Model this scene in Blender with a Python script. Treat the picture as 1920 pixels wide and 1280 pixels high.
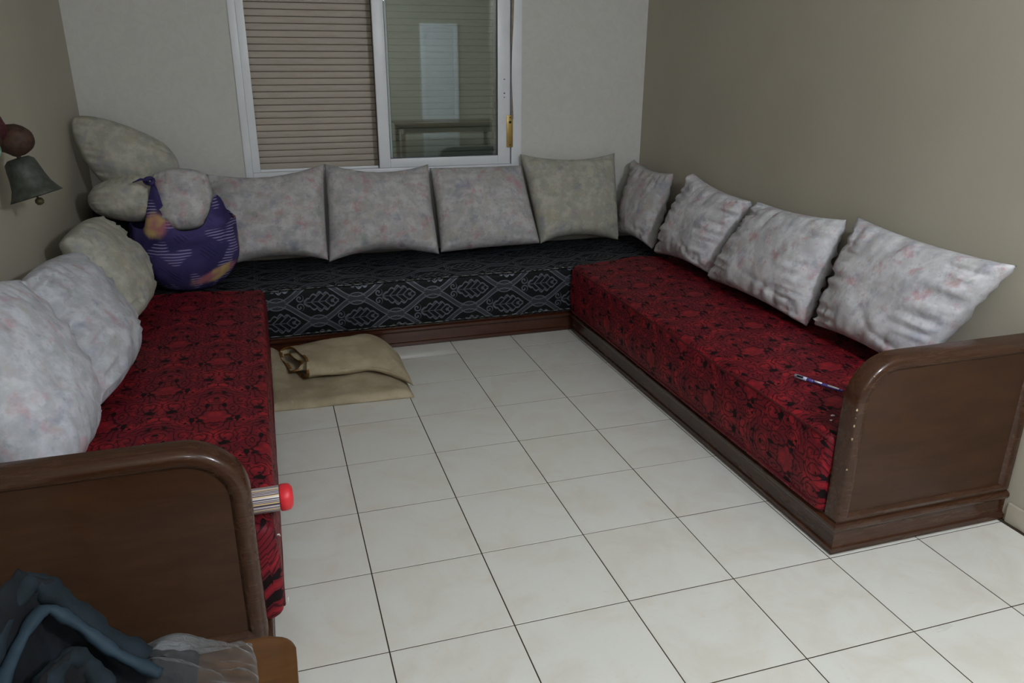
import bpy, bmesh, math, random
import numpy as np
from mathutils import Matrix, Vector

scene = bpy.context.scene
for o in list(bpy.data.objects):
    bpy.data.objects.remove(o, do_unlink=True)
C = scene.collection

# ------------------------------------------------------------------ camera
YAW, PITCH, ROLL = 0.3049, 0.3525, 0.0038
cam_d = bpy.data.cameras.new('camera')
cam_d.sensor_width = 36.0
cam_d.lens = 36.0 * 1453.7 / 1920.0
cam_d.clip_start = 0.02
cam = bpy.data.objects.new('camera', cam_d)
C.objects.link(cam)
_cy, _sy, _cp, _sp = math.cos(YAW), math.sin(YAW), math.cos(PITCH), math.sin(PITCH)
_f = Vector((_sy * _cp, _cy * _cp, -_sp))
_r = Vector((_cy, -_sy, 0.0))
_u = _r.cross(_f)
_cr, _sr = math.cos(ROLL), math.sin(ROLL)
_r2 = _r * _cr + _u * _sr
_u2 = _u * _cr - _r * _sr
M = Matrix((( _r2.x, _u2.x, -_f.x, -0.2152),
            ( _r2.y, _u2.y, -_f.y, -3.5146),
            ( _r2.z, _u2.z, -_f.z,  1.7046),
            (0, 0, 0, 1)))
cam.matrix_world = M
scene.camera = cam

# ------------------------------------------------------------------ world, exposure
w = bpy.data.worlds.new('world'); scene.world = w
w.use_nodes = True
w.node_tree.nodes['Background'].inputs['Color'].default_value = (0.5, 0.55, 0.6, 1)
w.node_tree.nodes['Background'].inputs['Strength'].default_value = 0.05
vs = scene.view_settings
vs.view_transform = 'Standard'; vs.look = 'None'; vs.gamma = 1.0; vs.use_curve_mapping = False
vs.exposure = 0.0
# the room's lamps: a globe on the ceiling behind the camera, and a second one in the wider part of the room
LAMPS = [((1.35, -3.45, 2.42), 0.085, 118.0, (0.94, 0.985, 1.06)),
         ((-0.25, -4.9, 2.42), 0.085, 34.0, (0.94, 0.985, 1.06))]

# ------------------------------------------------------------------ helpers
def link(o, parent=None):
    C.objects.link(o)
    if parent is not None:
        o.parent = parent
    return o

def abs_loc(o):
    p = Vector(o.location)
    q = o.parent
    while q is not None:
        p += Vector(q.location); q = q.parent
    return p

def from_np(name, V, F, mat, parent=None, smooth=False, uv=None, origin=None, attr=None):
    """V world coords (n,3), F list/array of faces; the origin goes to the bottom centre."""
    V = np.asarray(V, dtype=np.float64)
    if origin is None:
        lo, hi = V.min(0), V.max(0)
        origin = np.array([(lo[0] + hi[0]) / 2, (lo[1] + hi[1]) / 2, lo[2]])
    origin = np.asarray(origin, dtype=np.float64)
    me = bpy.data.meshes.new(name)
    L = (V - origin)
    if isinstance(F, np.ndarray):
        n, k = F.shape
        me.vertices.add(len(L)); me.vertices.foreach_set('co', L.astype(np.float32).ravel())
        me.loops.add(n * k); me.loops.foreach_set('vertex_index', F.astype(np.int32).ravel())
        me.polygons.add(n)
        me.polygons.foreach_set('loop_start', np.arange(0, n * k, k, dtype=np.int32))
        me.update(calc_edges=True)
    else:
        me.from_pydata([tuple(p) for p in L], [], [tuple(f) for f in F])
        me.update()
    if uv is not None:
        ul = me.uv_layers.new(name='UVMap')
        vi = np.zeros(len(me.loops), dtype=np.int32); me.loops.foreach_get('vertex_index', vi)
        ul.data.foreach_set('uv', np.asarray(uv, dtype=np.float32)[vi].ravel())
    if mat is not None:
        me.materials.append(mat)
    me.validate()
    if smooth:
        me.polygons.foreach_set('use_smooth', np.ones(len(me.polygons), dtype=bool))
    o = bpy.data.objects.new(name, me)
    pl = abs_loc(parent) if parent is not None else Vector((0, 0, 0))
    o.location = Vector(origin.tolist()) - pl
    return link(o, parent)

def from_bm(name, bm, mat, parent=None, smooth=False, auto=None):
    bmesh.ops.recalc_face_normals(bm, faces=bm.faces)
    V = np.array([v.co[:] for v in bm.verts])
    for i, v in enumerate(bm.verts): v.index = i
    F = [[v.index for v in f.verts] for f in bm.faces]
    bm.free()
    o = from_np(name, V, F, mat, parent, smooth)
    if auto:
        o.data.polygons.foreach_set('use_smooth', np.ones(len(o.data.polygons), dtype=bool))
        try:
            o.data.set_sharp_from_angle(angle=math.radians(auto))
        except Exception:
            pass
    return o

def empty(name, loc):
    o = bpy.data.objects.new(name, None)
    o.location = loc; o.empty_display_size = 0.1
    return link(o)

def tag(o, label, cat, group=None):
    o['label'] = label; o['category'] = cat
    if group: o['group'] = group
    return o

def struct(o, label=None):
    o['kind'] = 'structure'
    if label: o['label'] = label
    return o

def box_bm(lo, hi, bevel=0.0, seg=2, bm=None):
    own = bm is None
    b = bmesh.new()
    g = bmesh.ops.create_cube(b, size=1.0)
    lo, hi = Vector(lo), Vector(hi)
    s, c = hi - lo, (hi + lo) / 2
    for v in b.verts:
        v.co = Vector((v.co.x * s.x + c.x, v.co.y * s.y + c.y, v.co.z * s.z + c.z))
    if bevel > 0:
        bmesh.ops.bevel(b, geom=list(b.edges), offset=bevel, segments=seg, affect='EDGES', profile=0.6)
    if own:
        return b
    m = bpy.data.meshes.new('tmp'); b.to_mesh(m); b.free(); bm.from_mesh(m); bpy.data.meshes.remove(m)
    return bm

def rbox(name, lo, hi, mat, parent=None, bevel=0.004, seg=2):
    return from_bm(name, box_bm(lo, hi, bevel, seg), mat, parent, auto=40)

def prism(name, poly, axis, a0, a1, mat, parent=None, bevel=0.0, seg=2, auto=35):
    """poly: 2D points in the plane across `axis` (x: (y,z), y: (x,z), z: (x,y)), extruded a0..a1"""
    bm = bmesh.new()
    def P(p, a):
        if axis == 'x': return (a, p[0], p[1])
        if axis == 'y': return (p[0], a, p[1])
        return (p[0], p[1], a)
    A = [bm.verts.new(P(p, a0)) for p in poly]
    B = [bm.verts.new(P(p, a1)) for p in poly]
    n = len(poly)
    fa = bm.faces.new(A); fb = bm.faces.new(list(reversed(B)))
    for i in range(n):
        bm.faces.new([A[i], A[(i + 1) % n], B[(i + 1) % n], B[i]])
    if bevel > 0:
        es = [e for e in bm.edges if (fa in e.link_faces or fb in e.link_faces)]
        bmesh.ops.bevel(bm, geom=es, offset=bevel, segments=seg, affect='EDGES', profile=0.6)
    return from_bm(name, bm, mat, parent, auto=auto)

def lathe_np(prof, n=24):
    """prof: list of (r, z). returns V,F around z"""
    V, F = [], []
    for r, z in prof:
        for i in range(n):
            a = 2 * math.pi * i / n
            V.append((r * math.cos(a), r * math.sin(a), z))
    m = len(prof)
    for j in range(m - 1):
        for i in range(n):
            F.append((j * n + i, j * n + (i + 1) % n, (j + 1) * n + (i + 1) % n, (j + 1) * n + i))
    F.append(tuple(reversed(range(n)))); F.append(tuple((m - 1) * n + i for i in range(n)))
    return np.array(V), F

def tube_np(path, rad, n=8, flat=1.0, up=(0, 0, 1)):
    path = [Vector(p) for p in path]
    if not hasattr(rad, '__len__'): rad = [rad] * len(path)
    V, F = [], []
    for k, p in enumerate(path):
        d = (path[min(k + 1, len(path) - 1)] - path[max(k - 1, 0)]).normalized()
        u = Vector(up)
        s = d.cross(u)
        if s.length < 1e-4: s = d.cross(Vector((1, 0, 0)))
        s.normalize(); t = s.cross(d).normalized()
        for i in range(n):
            a = 2 * math.pi * i / n
            V.append(tuple(p + s * (rad[k] * math.cos(a)) + t * (rad[k] * flat * math.sin(a))))
    for k in range(len(path) - 1):
        for i in range(n):
            F.append((k * n + i, k * n + (i + 1) % n, (k + 1) * n + (i + 1) % n, (k + 1) * n + i))
    F.append(tuple(reversed(range(n)))); F.append(tuple((len(path) - 1) * n + i for i in range(n)))
    return np.array(V), F

# smooth value noise in numpy
def vnoise(x, y, seed=0):
    rs = np.random.RandomState(seed)
    tab = rs.rand(64, 64) * 2 - 1
    xi = np.floor(x).astype(int); yi = np.floor(y).astype(int)
    fx = x - xi; fy = y - yi
    fx = fx * fx * (3 - 2 * fx); fy = fy * fy * (3 - 2 * fy)
    g = lambda a, b: tab[a % 64, b % 64]
    return ((g(xi, yi) * (1 - fx) + g(xi + 1, yi) * fx) * (1 - fy)
            + (g(xi, yi + 1) * (1 - fx) + g(xi + 1, yi + 1) * fx) * fy)

def fbm(x, y, seed=0, oct=3):
    s = 0; a = 1.0
    for k in range(oct):
        s = s + a * vnoise(x * 2 ** k + 7.3 * k, y * 2 ** k + 3.1 * k, seed + k); a *= 0.5
    return s

# ------------------------------------------------------------------ materials
class X:
    """a tiny expression compiler: python arithmetic -> shader math nodes"""
    def __init__(s, nt, sock): s.nt, s.s = nt, sock
    def _m(s, op, *a, clamp=False):
        n = s.nt.nodes.new('ShaderNodeMath'); n.operation = op; n.use_clamp = clamp
        for i, v in enumerate(a):
            if isinstance(v, X): s.nt.links.new(v.s, n.inputs[i])
            else: n.inputs[i].default_value = float(v)
        return X(s.nt, n.outputs[0])
    def __add__(s, o): return s._m('ADD', s, o)
    __radd__ = __add__
    def __sub__(s, o): return s._m('SUBTRACT', s, o)
    def __rsub__(s, o): return s._m('SUBTRACT', o, s)
    def __mul__(s, o): return s._m('MULTIPLY', s, o)
    __rmul__ = __mul__
    def __truediv__(s, o): return s._m('DIVIDE', s, o)
    def __neg__(s): return s._m('MULTIPLY', s, -1.0)
    def sin(s): return s._m('SINE', s)
    def cos(s): return s._m('COSINE', s)
    def abs(s): return s._m('ABSOLUTE', s)
    def sqrt(s): return s._m('SQRT', s)
    def ping(s, k): return s._m('PINGPONG', s, k)
    def wrap(s, a, b): return s._m('WRAP', s, b, a)
    def floor(s): return s._m('FLOOR', s)
    def mod(s, k): return s._m('FLOORED_MODULO', s, k)
    def mn(s, o): return s._m('MINIMUM', s, o)
    def mx(s, o): return s._m('MAXIMUM', s, o)
    def atan2(s, o): return s._m('ARCTAN2', s, o)
    def lt(s, o): return s._m('LESS_THAN', s, o)
    def clamp(s): return s._m('ADD', s, 0.0, clamp=True)
    def step(s, a, b):
        """smoothstep: 0 at a, 1 at b (a may exceed b)"""
        n = s.nt.nodes.new('ShaderNodeMapRange'); n.interpolation_type = 'SMOOTHSTEP'
        if a < b: fa, fb, ta, tb = a, b, 0.0, 1.0
        else: fa, fb, ta, tb = b, a, 1.0, 0.0
        s.nt.links.new(s.s, n.inputs['Value'])
        n.inputs['From Min'].default_value = fa; n.inputs['From Max'].default_value = fb
        n.inputs['To Min'].default_value = ta; n.inputs['To Max'].default_value = tb
        return X(s.nt, n.outputs['Result'])

class Mat:
    def __init__(s, name, rough=0.6, spec=0.5, metal=0.0, coat=0.0):
        s.m = bpy.data.materials.new(name); s.m.use_nodes = True
        s.nt = s.m.node_tree; s.b = s.nt.nodes['Principled BSDF']
        s.b.inputs['Roughness'].default_value = rough
        s.b.inputs['Specular IOR Level'].default_value = spec
        s.b.inputs['Metallic'].default_value = metal
        if coat:
            s.b.inputs['Coat Weight'].default_value = coat
            s.b.inputs['Coat Roughness'].default_value = 0.12
        s.tc = s.nt.nodes.new('ShaderNodeTexCoord')
    def sep(s, out='Object'):
        n = s.nt.nodes.new('ShaderNodeSeparateXYZ'); s.nt.links.new(s.tc.outputs[out], n.inputs[0])
        return [X(s.nt, n.outputs[i]) for i in range(3)]
    def vec(s, a, b, c=0.0):
        n = s.nt.nodes.new('ShaderNodeCombineXYZ')
        for i, v in enumerate((a, b, c)):
            if isinstance(v, X): s.nt.links.new(v.s, n.inputs[i])
            else: n.inputs[i].default_value = v
        return n.outputs[0]
    def coords(s, out='Object', scale=(1, 1, 1), rnd=0.0):
        n = s.nt.nodes.new('ShaderNodeMapping')
        s.nt.links.new(s.tc.outputs[out], n.inputs['Vector'])
        n.inputs['Scale'].default_value = scale
        if rnd:
            oi = s.nt.nodes.new('ShaderNodeObjectInfo')
            v = s.nt.nodes.new('ShaderNodeVectorMath'); v.operation = 'SCALE'
            cx = s.nt.nodes.new('ShaderNodeCombineXYZ')
            for i in range(3): s.nt.links.new(oi.outputs['Random'], cx.inputs[i])
            s.nt.links.new(cx.outputs[0], v.inputs[0]); v.inputs['Scale'].default_value = rnd
            s.nt.links.new(v.outputs[0], n.inputs['Location'])
        return n.outputs['Vector']
    def noise(s, vec, scale, detail=3, rough=0.55, dist=0.0):
        n = s.nt.nodes.new('ShaderNodeTexNoise')
        s.nt.links.new(vec, n.inputs['Vector']); n.inputs['Scale'].default_value = scale
        n.inputs['Detail'].default_value = detail; n.inputs['Roughness'].default_value = rough
        n.inputs['Distortion'].default_value = dist
        return X(s.nt, n.outputs['Fac'])
    def mix(s, f, a, b):
        n = s.nt.nodes.new('ShaderNodeMix'); n.data_type = 'RGBA'
        if isinstance(f, X): s.nt.links.new(f.s, n.inputs['Factor'])
        else: n.inputs['Factor'].default_value = f
        for k, v in (('A', a), ('B', b)):
            sock = [i for i in n.inputs if i.name == k and i.type == 'RGBA'][0]
            if isinstance(v, (tuple, list)): sock.default_value = (*v[:3], 1)
            else: s.nt.links.new(v, sock)
        return [o for o in n.outputs if o.type == 'RGBA'][0]
    def color(s, v):
        if isinstance(v, (tuple, list)): s.b.inputs['Base Color'].default_value = (*v[:3], 1)
        else: s.nt.links.new(v, s.b.inputs['Base Color'])
        return s
    def set(s, key, v):
        if isinstance(v, X): s.nt.links.new(v.s, s.b.inputs[key])
        else: s.b.inputs[key].default_value = v
        return s
    def bump(s, h, strength=0.3, dist=0.01):
        n = s.nt.nodes.new('ShaderNodeBump'); n.inputs['Strength'].default_value = strength
        n.inputs['Distance'].default_value = dist
        s.nt.links.new(h.s, n.inputs['Height']); s.nt.links.new(n.outputs[0], s.b.inputs['Normal'])
        return s

def srgb(*c):
    r = []
    for v in c:
        v /= 255.0
        r.append(v / 12.92 if v <= 0.04045 else ((v + 0.055) / 1.055) ** 2.4)
    return tuple(r)

MT = {}
def simple(name, col, rough=0.5, spec=0.5, metal=0.0, coat=0.0, vary=0.12, scale=9.0, bump=0.0):
    m = Mat(name, rough, spec, metal, coat)
    n = m.noise(m.coords('Object', rnd=5.0), scale, 4)
    dark = tuple(c * (1 - vary) for c in col); lite = tuple(min(1, c * (1 + vary)) for c in col)
    m.color(m.mix(n.step(0.3, 0.7), dark, lite))
    if bump: m.bump(n, bump, 0.004)
    MT[name] = m.m
    return m.m

# floor tile: cream glazed ceramic with faint cloudy marbling
m = Mat('tile_cream', 0.22, 0.5)
v = m.coords('Object', rnd=9.0)
n1 = m.noise(v, 5.0, 5, 0.6, 0.6); n2 = m.noise(v, 38.0, 3)
c1 = m.mix(n1.step(0.40, 0.72), srgb(226, 226, 220), srgb(219, 216, 206))
m.color(m.mix((n2.step(0.62, 0.75) * 0.18), c1, srgb(204, 197, 184)))
m.set('Roughness', 0.24 + n1 * 0.14)
MT['tile'] = m.m
simple('grout', srgb(66, 56, 46), 0.95, 0.1)
# back wall: textured wallpaper / stucco
m = Mat('stucco_white', 0.75, 0.3)
v = m.coords('Object')
n1 = m.noise(v, 16.0, 5, 0.6, 1.4); n2 = m.noise(v, 55.0, 3, 0.6)
m.color(m.mix(n1.step(0.38, 0.64), srgb(208, 208, 203), srgb(213, 213, 208)))
m.bump(n1.step(0.36, 0.64) * 0.6 + n2 * 0.35, 0.07, 0.004)
m.set('Roughness', 0.55 + n1 * 0.3)
MT['stucco'] = m.m
# side walls: plain beige-grey paint
m = Mat('paint_beige', 0.6, 0.35)
v = m.coords('Object'); n1 = m.noise(v, 1.7, 3); n2 = m.noise(v, 120.0, 2)
m.color(m.mix(n1.step(0.3, 0.7), srgb(177, 171, 155), srgb(182, 176, 160)))
m.bump(n2, 0.06, 0.002)
MT['paint'] = m.m
simple('ceiling_white', srgb(225, 225, 220), 0.8, 0.2, vary=0.02)
simple('plinth_tile', srgb(200, 192, 176), 0.3, 0.5, vary=0.05)
simple('alu_white', srgb(238, 242, 247), 0.32, 0.5, vary=0.02)
simple('rubber_black', srgb(22, 24, 24), 0.6, 0.3)
simple('brass', srgb(176, 150, 88), 0.35, 0.5, metal=0.5, vary=0.1, scale=30)
simple('strap_tape', srgb(150, 140, 122), 0.85, 0.2, vary=0.15, scale=60)
# shutter slat: grey-beige plastic with brownish dust streaks
m = Mat('slat_beige', 0.5, 0.4)
v = m.coords('Object', scale=(1.2, 1, 8), rnd=4.0); n1 = m.noise(v, 6.0, 4)
m.color(m.mix(n1.step(0.45, 0.8), srgb(182, 173, 160), srgb(170, 158, 142)))
MT['slat'] = m.m
simple('slat_groove', srgb(92, 70, 54), 0.8, 0.2)
# varnished wood: dark reddish brown with long grain
def wood(name, c0, c1, scale, rough=0.24, coat=0.5):
    m = Mat(name, rough, 0.3, 0, coat)
    v = m.coords('Object', scale=scale, rnd=3.0)
    n1 = m.noise(v, 3.0, 6, 0.62, 0.5); n2 = m.noise(m.coords('Object'), 1.6, 3)
    col = m.mix(n1.step(0.32, 0.7), c0, c1)
    m.color(m.mix(n2.step(0.35, 0.8) * 0.3, col, tuple(x * 0.8 for x in c0)))
    m.set('Roughness', rough - 0.04 + n1 * 0.1)
    MT[name] = m.m
wood('wood_along_y', srgb(54, 31, 18), srgb(72, 43, 26), (14, 1.2, 14), 0.26, 0.35)
wood('wood_along_x', srgb(58, 34, 20), srgb(67, 40, 24), (1.2, 14, 14), 0.26, 0.35)
wood('wood_panel', srgb(54, 32, 18), srgb(66, 41, 24), (1.5, 10, 7), 0.36, 0.12)
wood('wood_base_red', srgb(58, 30, 20), srgb(74, 38, 24), (1.2, 14, 14), 0.22, 0.6)
wood('wood_table', srgb(84, 54, 26), srgb(100, 66, 34), (2, 12, 12), 0.3, 0.4)
simple('chip_pale', srgb(180, 165, 130), 0.8, 0.2)

# floral cushion cotton: pale ground with soft blots of pink, blue-grey and ochre
def cushion_mat(name, ground, amounts):
    m = Mat(name, 0.9, 0.15)
    v = m.coords('Object', rnd=11.0)
    na = m.noise(v, 15.0, 4, 0.62, 0.2)
    shades = [(srgb(186, 138, 146), 13.0), (srgb(128, 134, 160), 11.0), (srgb(178, 170, 140), 9.0), (srgb(140, 152, 142), 15.0)]
    col = m.mix(na.step(0.40, 0.64), tuple(g * 0.88 for g in ground), tuple(min(1.0, g * 1.14) for g in ground))
    for k, ((c, sc), am) in enumerate(zip(shades, amounts)):
        vv = m.nt.nodes.new('ShaderNodeVectorMath'); vv.operation = 'ADD'
        m.nt.links.new(v, vv.inputs[0]); vv.inputs[1].default_value = (3.7 * k + 1, 9.1 * k, 5.3 * k)
        nn = m.noise(vv.outputs[0], sc, 4, 0.6, 0.15)
        col = m.mix(nn.step(0.52, 0.72) * am, col, c)
    vv = m.noise(v, 40.0, 2, 0.5, 0.0)
    col = m.mix(vv.step(0.60, 0.74) * (0.6 * amounts[1]), col, srgb(112, 122, 134))
    m.color(col)
    nb = m.noise(v, 30.0, 3)
    m.bump(nb, 0.15, 0.004)
    MT[name] = m.m
cushion_mat('cushion_pink', srgb(190, 189, 190), (0.72, 0.55, 0.35, 0.40))
cushion_mat('cushion_white', srgb(191, 194, 201), (0.50, 0.45, 0.22, 0.3))
cushion_mat('cushion_bright', srgb(208, 208, 212), (0.75, 0.45, 0.2, 0.25))
cushion_mat('cushion_green', srgb(178, 178, 166), (0.22, 0.45, 0.45, 0.5))

# red damask (uv in metres: u across, v along)
m = Mat('damask_red', 0.62, 0.18)
u, v, _ = m.sep('UV')
PU, PV = 0.38, 0.56
col_i = (u / (PU * 0.5)).floor()
odd = col_i.mod(2.0)
a = (u - (col_i + 0.5) * (PU * 0.5)).abs()                 # mirrored distance from the motif axis, 0 .. PU/4
vv = (v + odd * (PV * 0.5)).mod(PV) - PV * 0.5              # -PV/2 .. PV/2
cellvec = m.vec(a * 1.0, vv, odd * 0.0)
wn = m.noise(cellvec, 15.0, 2, 0.5); wn2 = m.noise(cellvec, 26.0, 2, 0.5)
aw = a + (wn - 0.5) * 0.05; vw = vv + (wn2 - 0.5) * 0.045
# swirling leaf veins: rings about a handful of scroll centres, the nearest centre wins; creases between them read as leaf tips
cents = [(0.045, -0.06), (0.085, 0.02), (0.0, 0.10), (0.06, 0.165), (0.02, -0.165), (0.09, -0.20), (0.09, 0.25), (0.0, 0.25)]
best = None
for k, (ca, cv) in enumerate(cents):
    dx_ = aw - ca; dy_ = vw - cv
    dd_ = (dx_ * dx_ + dy_ * dy_ * (0.55 + 0.35 * (k % 3))).sqrt() + 0.004 * (k % 4)
    best = dd_ if best is None else best.mn(dd_)
veins = (best * 340.0 + (wn - 0.5) * 3.0).sin()
line = veins.step(0.45, 0.9) * best.step(0.008, 0.018)
# second finer set of ribs fanning from the axis
ribs = ((vw * 1.0 - aw * 1.25) * 250.0 + (wn2 - 0.5) * 6.0).sin().step(0.6, 0.95) * wn.step(0.50, 0.56)
# rosette of berries on the axis
fy = vv - 0.10
fr = (a * a + fy * fy).sqrt(); ft = fy.atan2(a)
fl_r = fr / (1.0 + (ft * 7.0).cos() * 0.14)
flower = fl_r.step(0.050, 0.044)
petals = ((ft * 7.0).cos().abs().step(0.25, 0.06)) * fr.step(0.018, 0.024)
ring = fl_r.step(0.050, 0.054) * fl_r.step(0.062, 0.057)
# black gaps between the leaves
def gap(ca, cv, ra, rv, rough_):
    ex = (a - ca) / ra; ey = (vv - cv) / rv
    return ((ex * ex + ey * ey).sqrt() + (wn2 - 0.5) * rough_).step(1.05, 0.9)
eye = gap(0.040, -0.105, 0.020, 0.016, 2.4).mx(gap(0.078, 0.075, 0.009, 0.030, 2.4)).mx(gap(0.030, 0.205, 0.010, 0.022, 2.2))
blot = m.noise(cellvec, 21.0, 1, 0.4).step(0.355, 0.325)
eye = eye.mx(blot)
stem = a.step(0.012, 0.006) * (vv.step(0.04, 0.0)) * vv.step(-0.26, -0.2)
body = (1.0 - line * 0.75) * (1.0 - ribs * 0.6)
body = body * (1.0 - flower) + flower * (1.0 - petals * 0.55)
body = body * (1.0 - ring * 0.75)
body = body * (1.0 - eye)
tone = m.noise(cellvec, 12.0, 2)
hi_ = (tone.step(0.46, 0.66) * 0.65 + stem * 0.4 + flower * 0.12 + (1.0 - best.step(0.0, 0.03)) * 0.25).clamp()
redc = m.mix(hi_, srgb(106, 21, 33), srgb(164, 37, 45))
m.color(m.mix(body.clamp(), srgb(22, 9, 13), redc))
m.set('Roughness', 0.7 - body * 0.18)
fine = m.noise(m.coords('UV'), 420.0, 1)
m.bump(body + fine * 0.25, 0.3, 0.003)
MT['damask_red'] = m.m

# black damask with silver ogees and leaves (u along the sofa, v across)
m = Mat('damask_black', 0.5, 0.2)
u, v, _ = m.sep('UV')
PU, PV = 0.46, 0.235
def cell(off):
    """coords in a half-drop cell centred on a leaf; off picks one of the two sub-lattices"""
    uu = (u + off * PU * 0.5).wrap(-PU * 0.5, PU * 0.5)
    w_ = (v + off * PV * 0.5 + 0.045).wrap(-PV * 0.5, PV * 0.5)
    return uu, w_
tot = None
for off in (0.0, 1.0):
    x, y = cell(off)
    ay = y.abs()
    # the S-curved ogee: half height of the lens round each leaf
    h = ((x * (2 * math.pi / PU)).cos() + 1.0) * (PV * 0.25)
    inside = (ay - h).step(0.002, -0.002)
    if off == 0.0:
        d = (ay - h) / (1.0 + ((x * (2 * math.pi / PU)).sin()).abs() * 0.28)
        e1 = (d - 0.0).abs()
        band = e1.step(0.015, 0.012) * 0.30
        rim = (e1 - 0.0125).abs().step(0.0042, 0.0024)
        hat = (e1.step(0.011, 0.009)) * ((u * 520.0).sin().step(0.0, 0.8)) * 0.25
        tot = band.mx(rim).mx(hat)
    # leaf pointing along +u with scalloped lobes
    lx = x + 0.085
    env = ((lx * (math.pi / 0.215)).sin()).mx(0.0)
    lw = env * (0.040 + ((lx * 78.0).sin().abs()) * 0.018)
    ld = ay - lw
    on = lx.step(0.004, 0.012) * lx.step(0.214, 0.205)
    leaf_o = ld.abs().step(0.0062, 0.0038) * on
    ribs = (((lx - ay * 1.1) * 156.0).sin().step(0.5, 0.9)) * ld.step(-0.002, -0.006) * on * 0.75
    mid = ay.step(0.003, 0.0015) * on * lx.step(0.16, 0.12) * 0.7
    sp_ = ((lx - 0.172) * (lx - 0.172) + ay * ay).sqrt()
    spot = (sp_ - 0.0075).abs().step(0.003, 0.0015)
    # paired scrolls at the foot of the leaf
    cx_ = x + 0.100; cy_ = ay - 0.026
    r_ = (cx_ * cx_ + cy_ * cy_).sqrt(); t_ = cy_.atan2(cx_)
    scr = ((r_ * 330.0) - t_).sin().step(0.0, 0.6) * r_.step(0.026, 0.022)
    # crescents on the ogee joints
    jx = (x - PU * 0.5).wrap(-PU * 0.5, PU * 0.5)
    jr = (jx * jx + ay * ay * 2.2).sqrt()
    cres = (jr - 0.052).abs().step(0.0075, 0.0045).mx((jr - 0.034).abs().step(0.004, 0.002) * 0.7) * ay.step(0.008, 0.014)
    s_ = leaf_o.mx(ribs).mx(mid).mx(spot).mx(scr).mx(cres * 0.8)
    tot = tot.mx(s_)
wear = m.noise(m.coords('UV'), 7.0, 3)
silver = (tot * (0.55 + wear * 0.6)).clamp()
m.color(m.mix(silver, srgb(9, 12, 15), srgb(104, 109, 119)))
m.set('Metallic', silver * 0.6)
m.set('Roughness', 0.60 - silver * 0.2)
fine = m.noise(m.coords('UV'), 380.0, 1)
m.bump(silver + fine * 0.15, 0.35, 0.003)
MT['damask_black'] = m.m
simple('thread_pale', srgb(150, 152, 150), 0.8, 0.2, vary=0.35, scale=50)
simple('piping_black', srgb(20, 22, 25), 0.6, 0.3)
simple('piping_red', srgb(84, 14, 22), 0.7, 0.3, vary=0.4, scale=60)

# folded rug underside: dusty khaki felt / edge lining
m = Mat('rug_khaki', 0.95, 0.1)
v = m.coords('Object'); n1 = m.noise(v, 7.0, 5, 0.6); n2 = m.noise(v, 240.0, 2); n3 = m.noise(v, 22.0, 3)
c_ = m.mix(n1.step(0.35, 0.7), srgb(164, 152, 127), srgb(184, 172, 146))
m.color(m.mix(n3.step(0.66, 0.78) * 0.45, c_, srgb(206, 198, 180)))
m.bump(n2 + n3 * 0.4, 0.25, 0.003)
MT['rug'] = m.m
simple('rug_edge', srgb(134, 96, 48), 0.9, 0.1, vary=0.45, scale=22)
simple('rug_pile', srgb(60, 44, 52), 0.95, 0.1, vary=0.5, scale=30)
# purple scarf: indigo ground, pink / ochre border blotches, pale hatched lines
m = Mat('scarf_purple', 0.8, 0.25)
uu, v2, _ = m.sep('UV')
n1 = m.noise(m.coords('UV'), 3.2, 3, 0.5, 0.6); n2 = m.noise(m.coords('UV', scale=(1, 1, 1)), 7.0, 2)
patch = m.noise(m.coords('UV'), 5.5, 1)
hatchA = ((v2 * 400.0 + (n1 - 0.5) * 20.0).sin()).step(0.2, 0.7) * patch.step(0.52, 0.57)
hatchB = ((uu * 240.0 + v2 * 240.0 + (n2 - 0.5) * 8).sin()).step(0.2, 0.7) * patch.step(0.43, 0.38)
base_ = m.mix(n1.step(0.4, 0.62), srgb(50, 44, 92), srgb(74, 66, 118))
c_ = m.mix((hatchA * 0.8), base_, srgb(166, 158, 198))
c_ = m.mix((hatchB * 0.75), c_, srgb(34, 30, 72))
bord = m.nt.nodes.new('ShaderNodeAttribute'); bord.attribute_name = 'border'
bx = X(m.nt, bord.outputs['Fac'])
edge = (bx + (n2 - 0.5) * 0.9).step(0.35, 0.75)
warm = m.mix(n2.step(0.44, 0.56), srgb(176, 112, 122), srgb(192, 166, 112))
m.color(m.mix(edge, c_, warm))
m.bump(m.noise(m.coords('UV'), 160.0, 2), 0.2, 0.003)
MT['scarf'] = m.m
simple('blanket_dark', srgb(26, 34, 33), 0.95, 0.1, vary=0.35, scale=14)
m = Mat('jacket_teal', 0.8, 0.3)
v = m.coords('Object'); n1 = m.noise(v, 9.0, 4); n2 = m.noise(v, 200.0, 2)
m.color(m.mix(n1.step(0.4, 0.7), srgb(9, 12, 17), srgb(18, 25, 32)))
m.bump(n2, 0.2, 0.002); MT['jacket'] = m.m
simple('jacket_fold', srgb(22, 33, 40), 0.8, 0.25, vary=0.35, scale=16)
simple('jacket_trim', srgb(35, 52, 64), 0.7, 0.3, vary=0.2, scale=20)
simple('orange_cloth', srgb(176, 96, 28), 0.85, 0.2)
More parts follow.
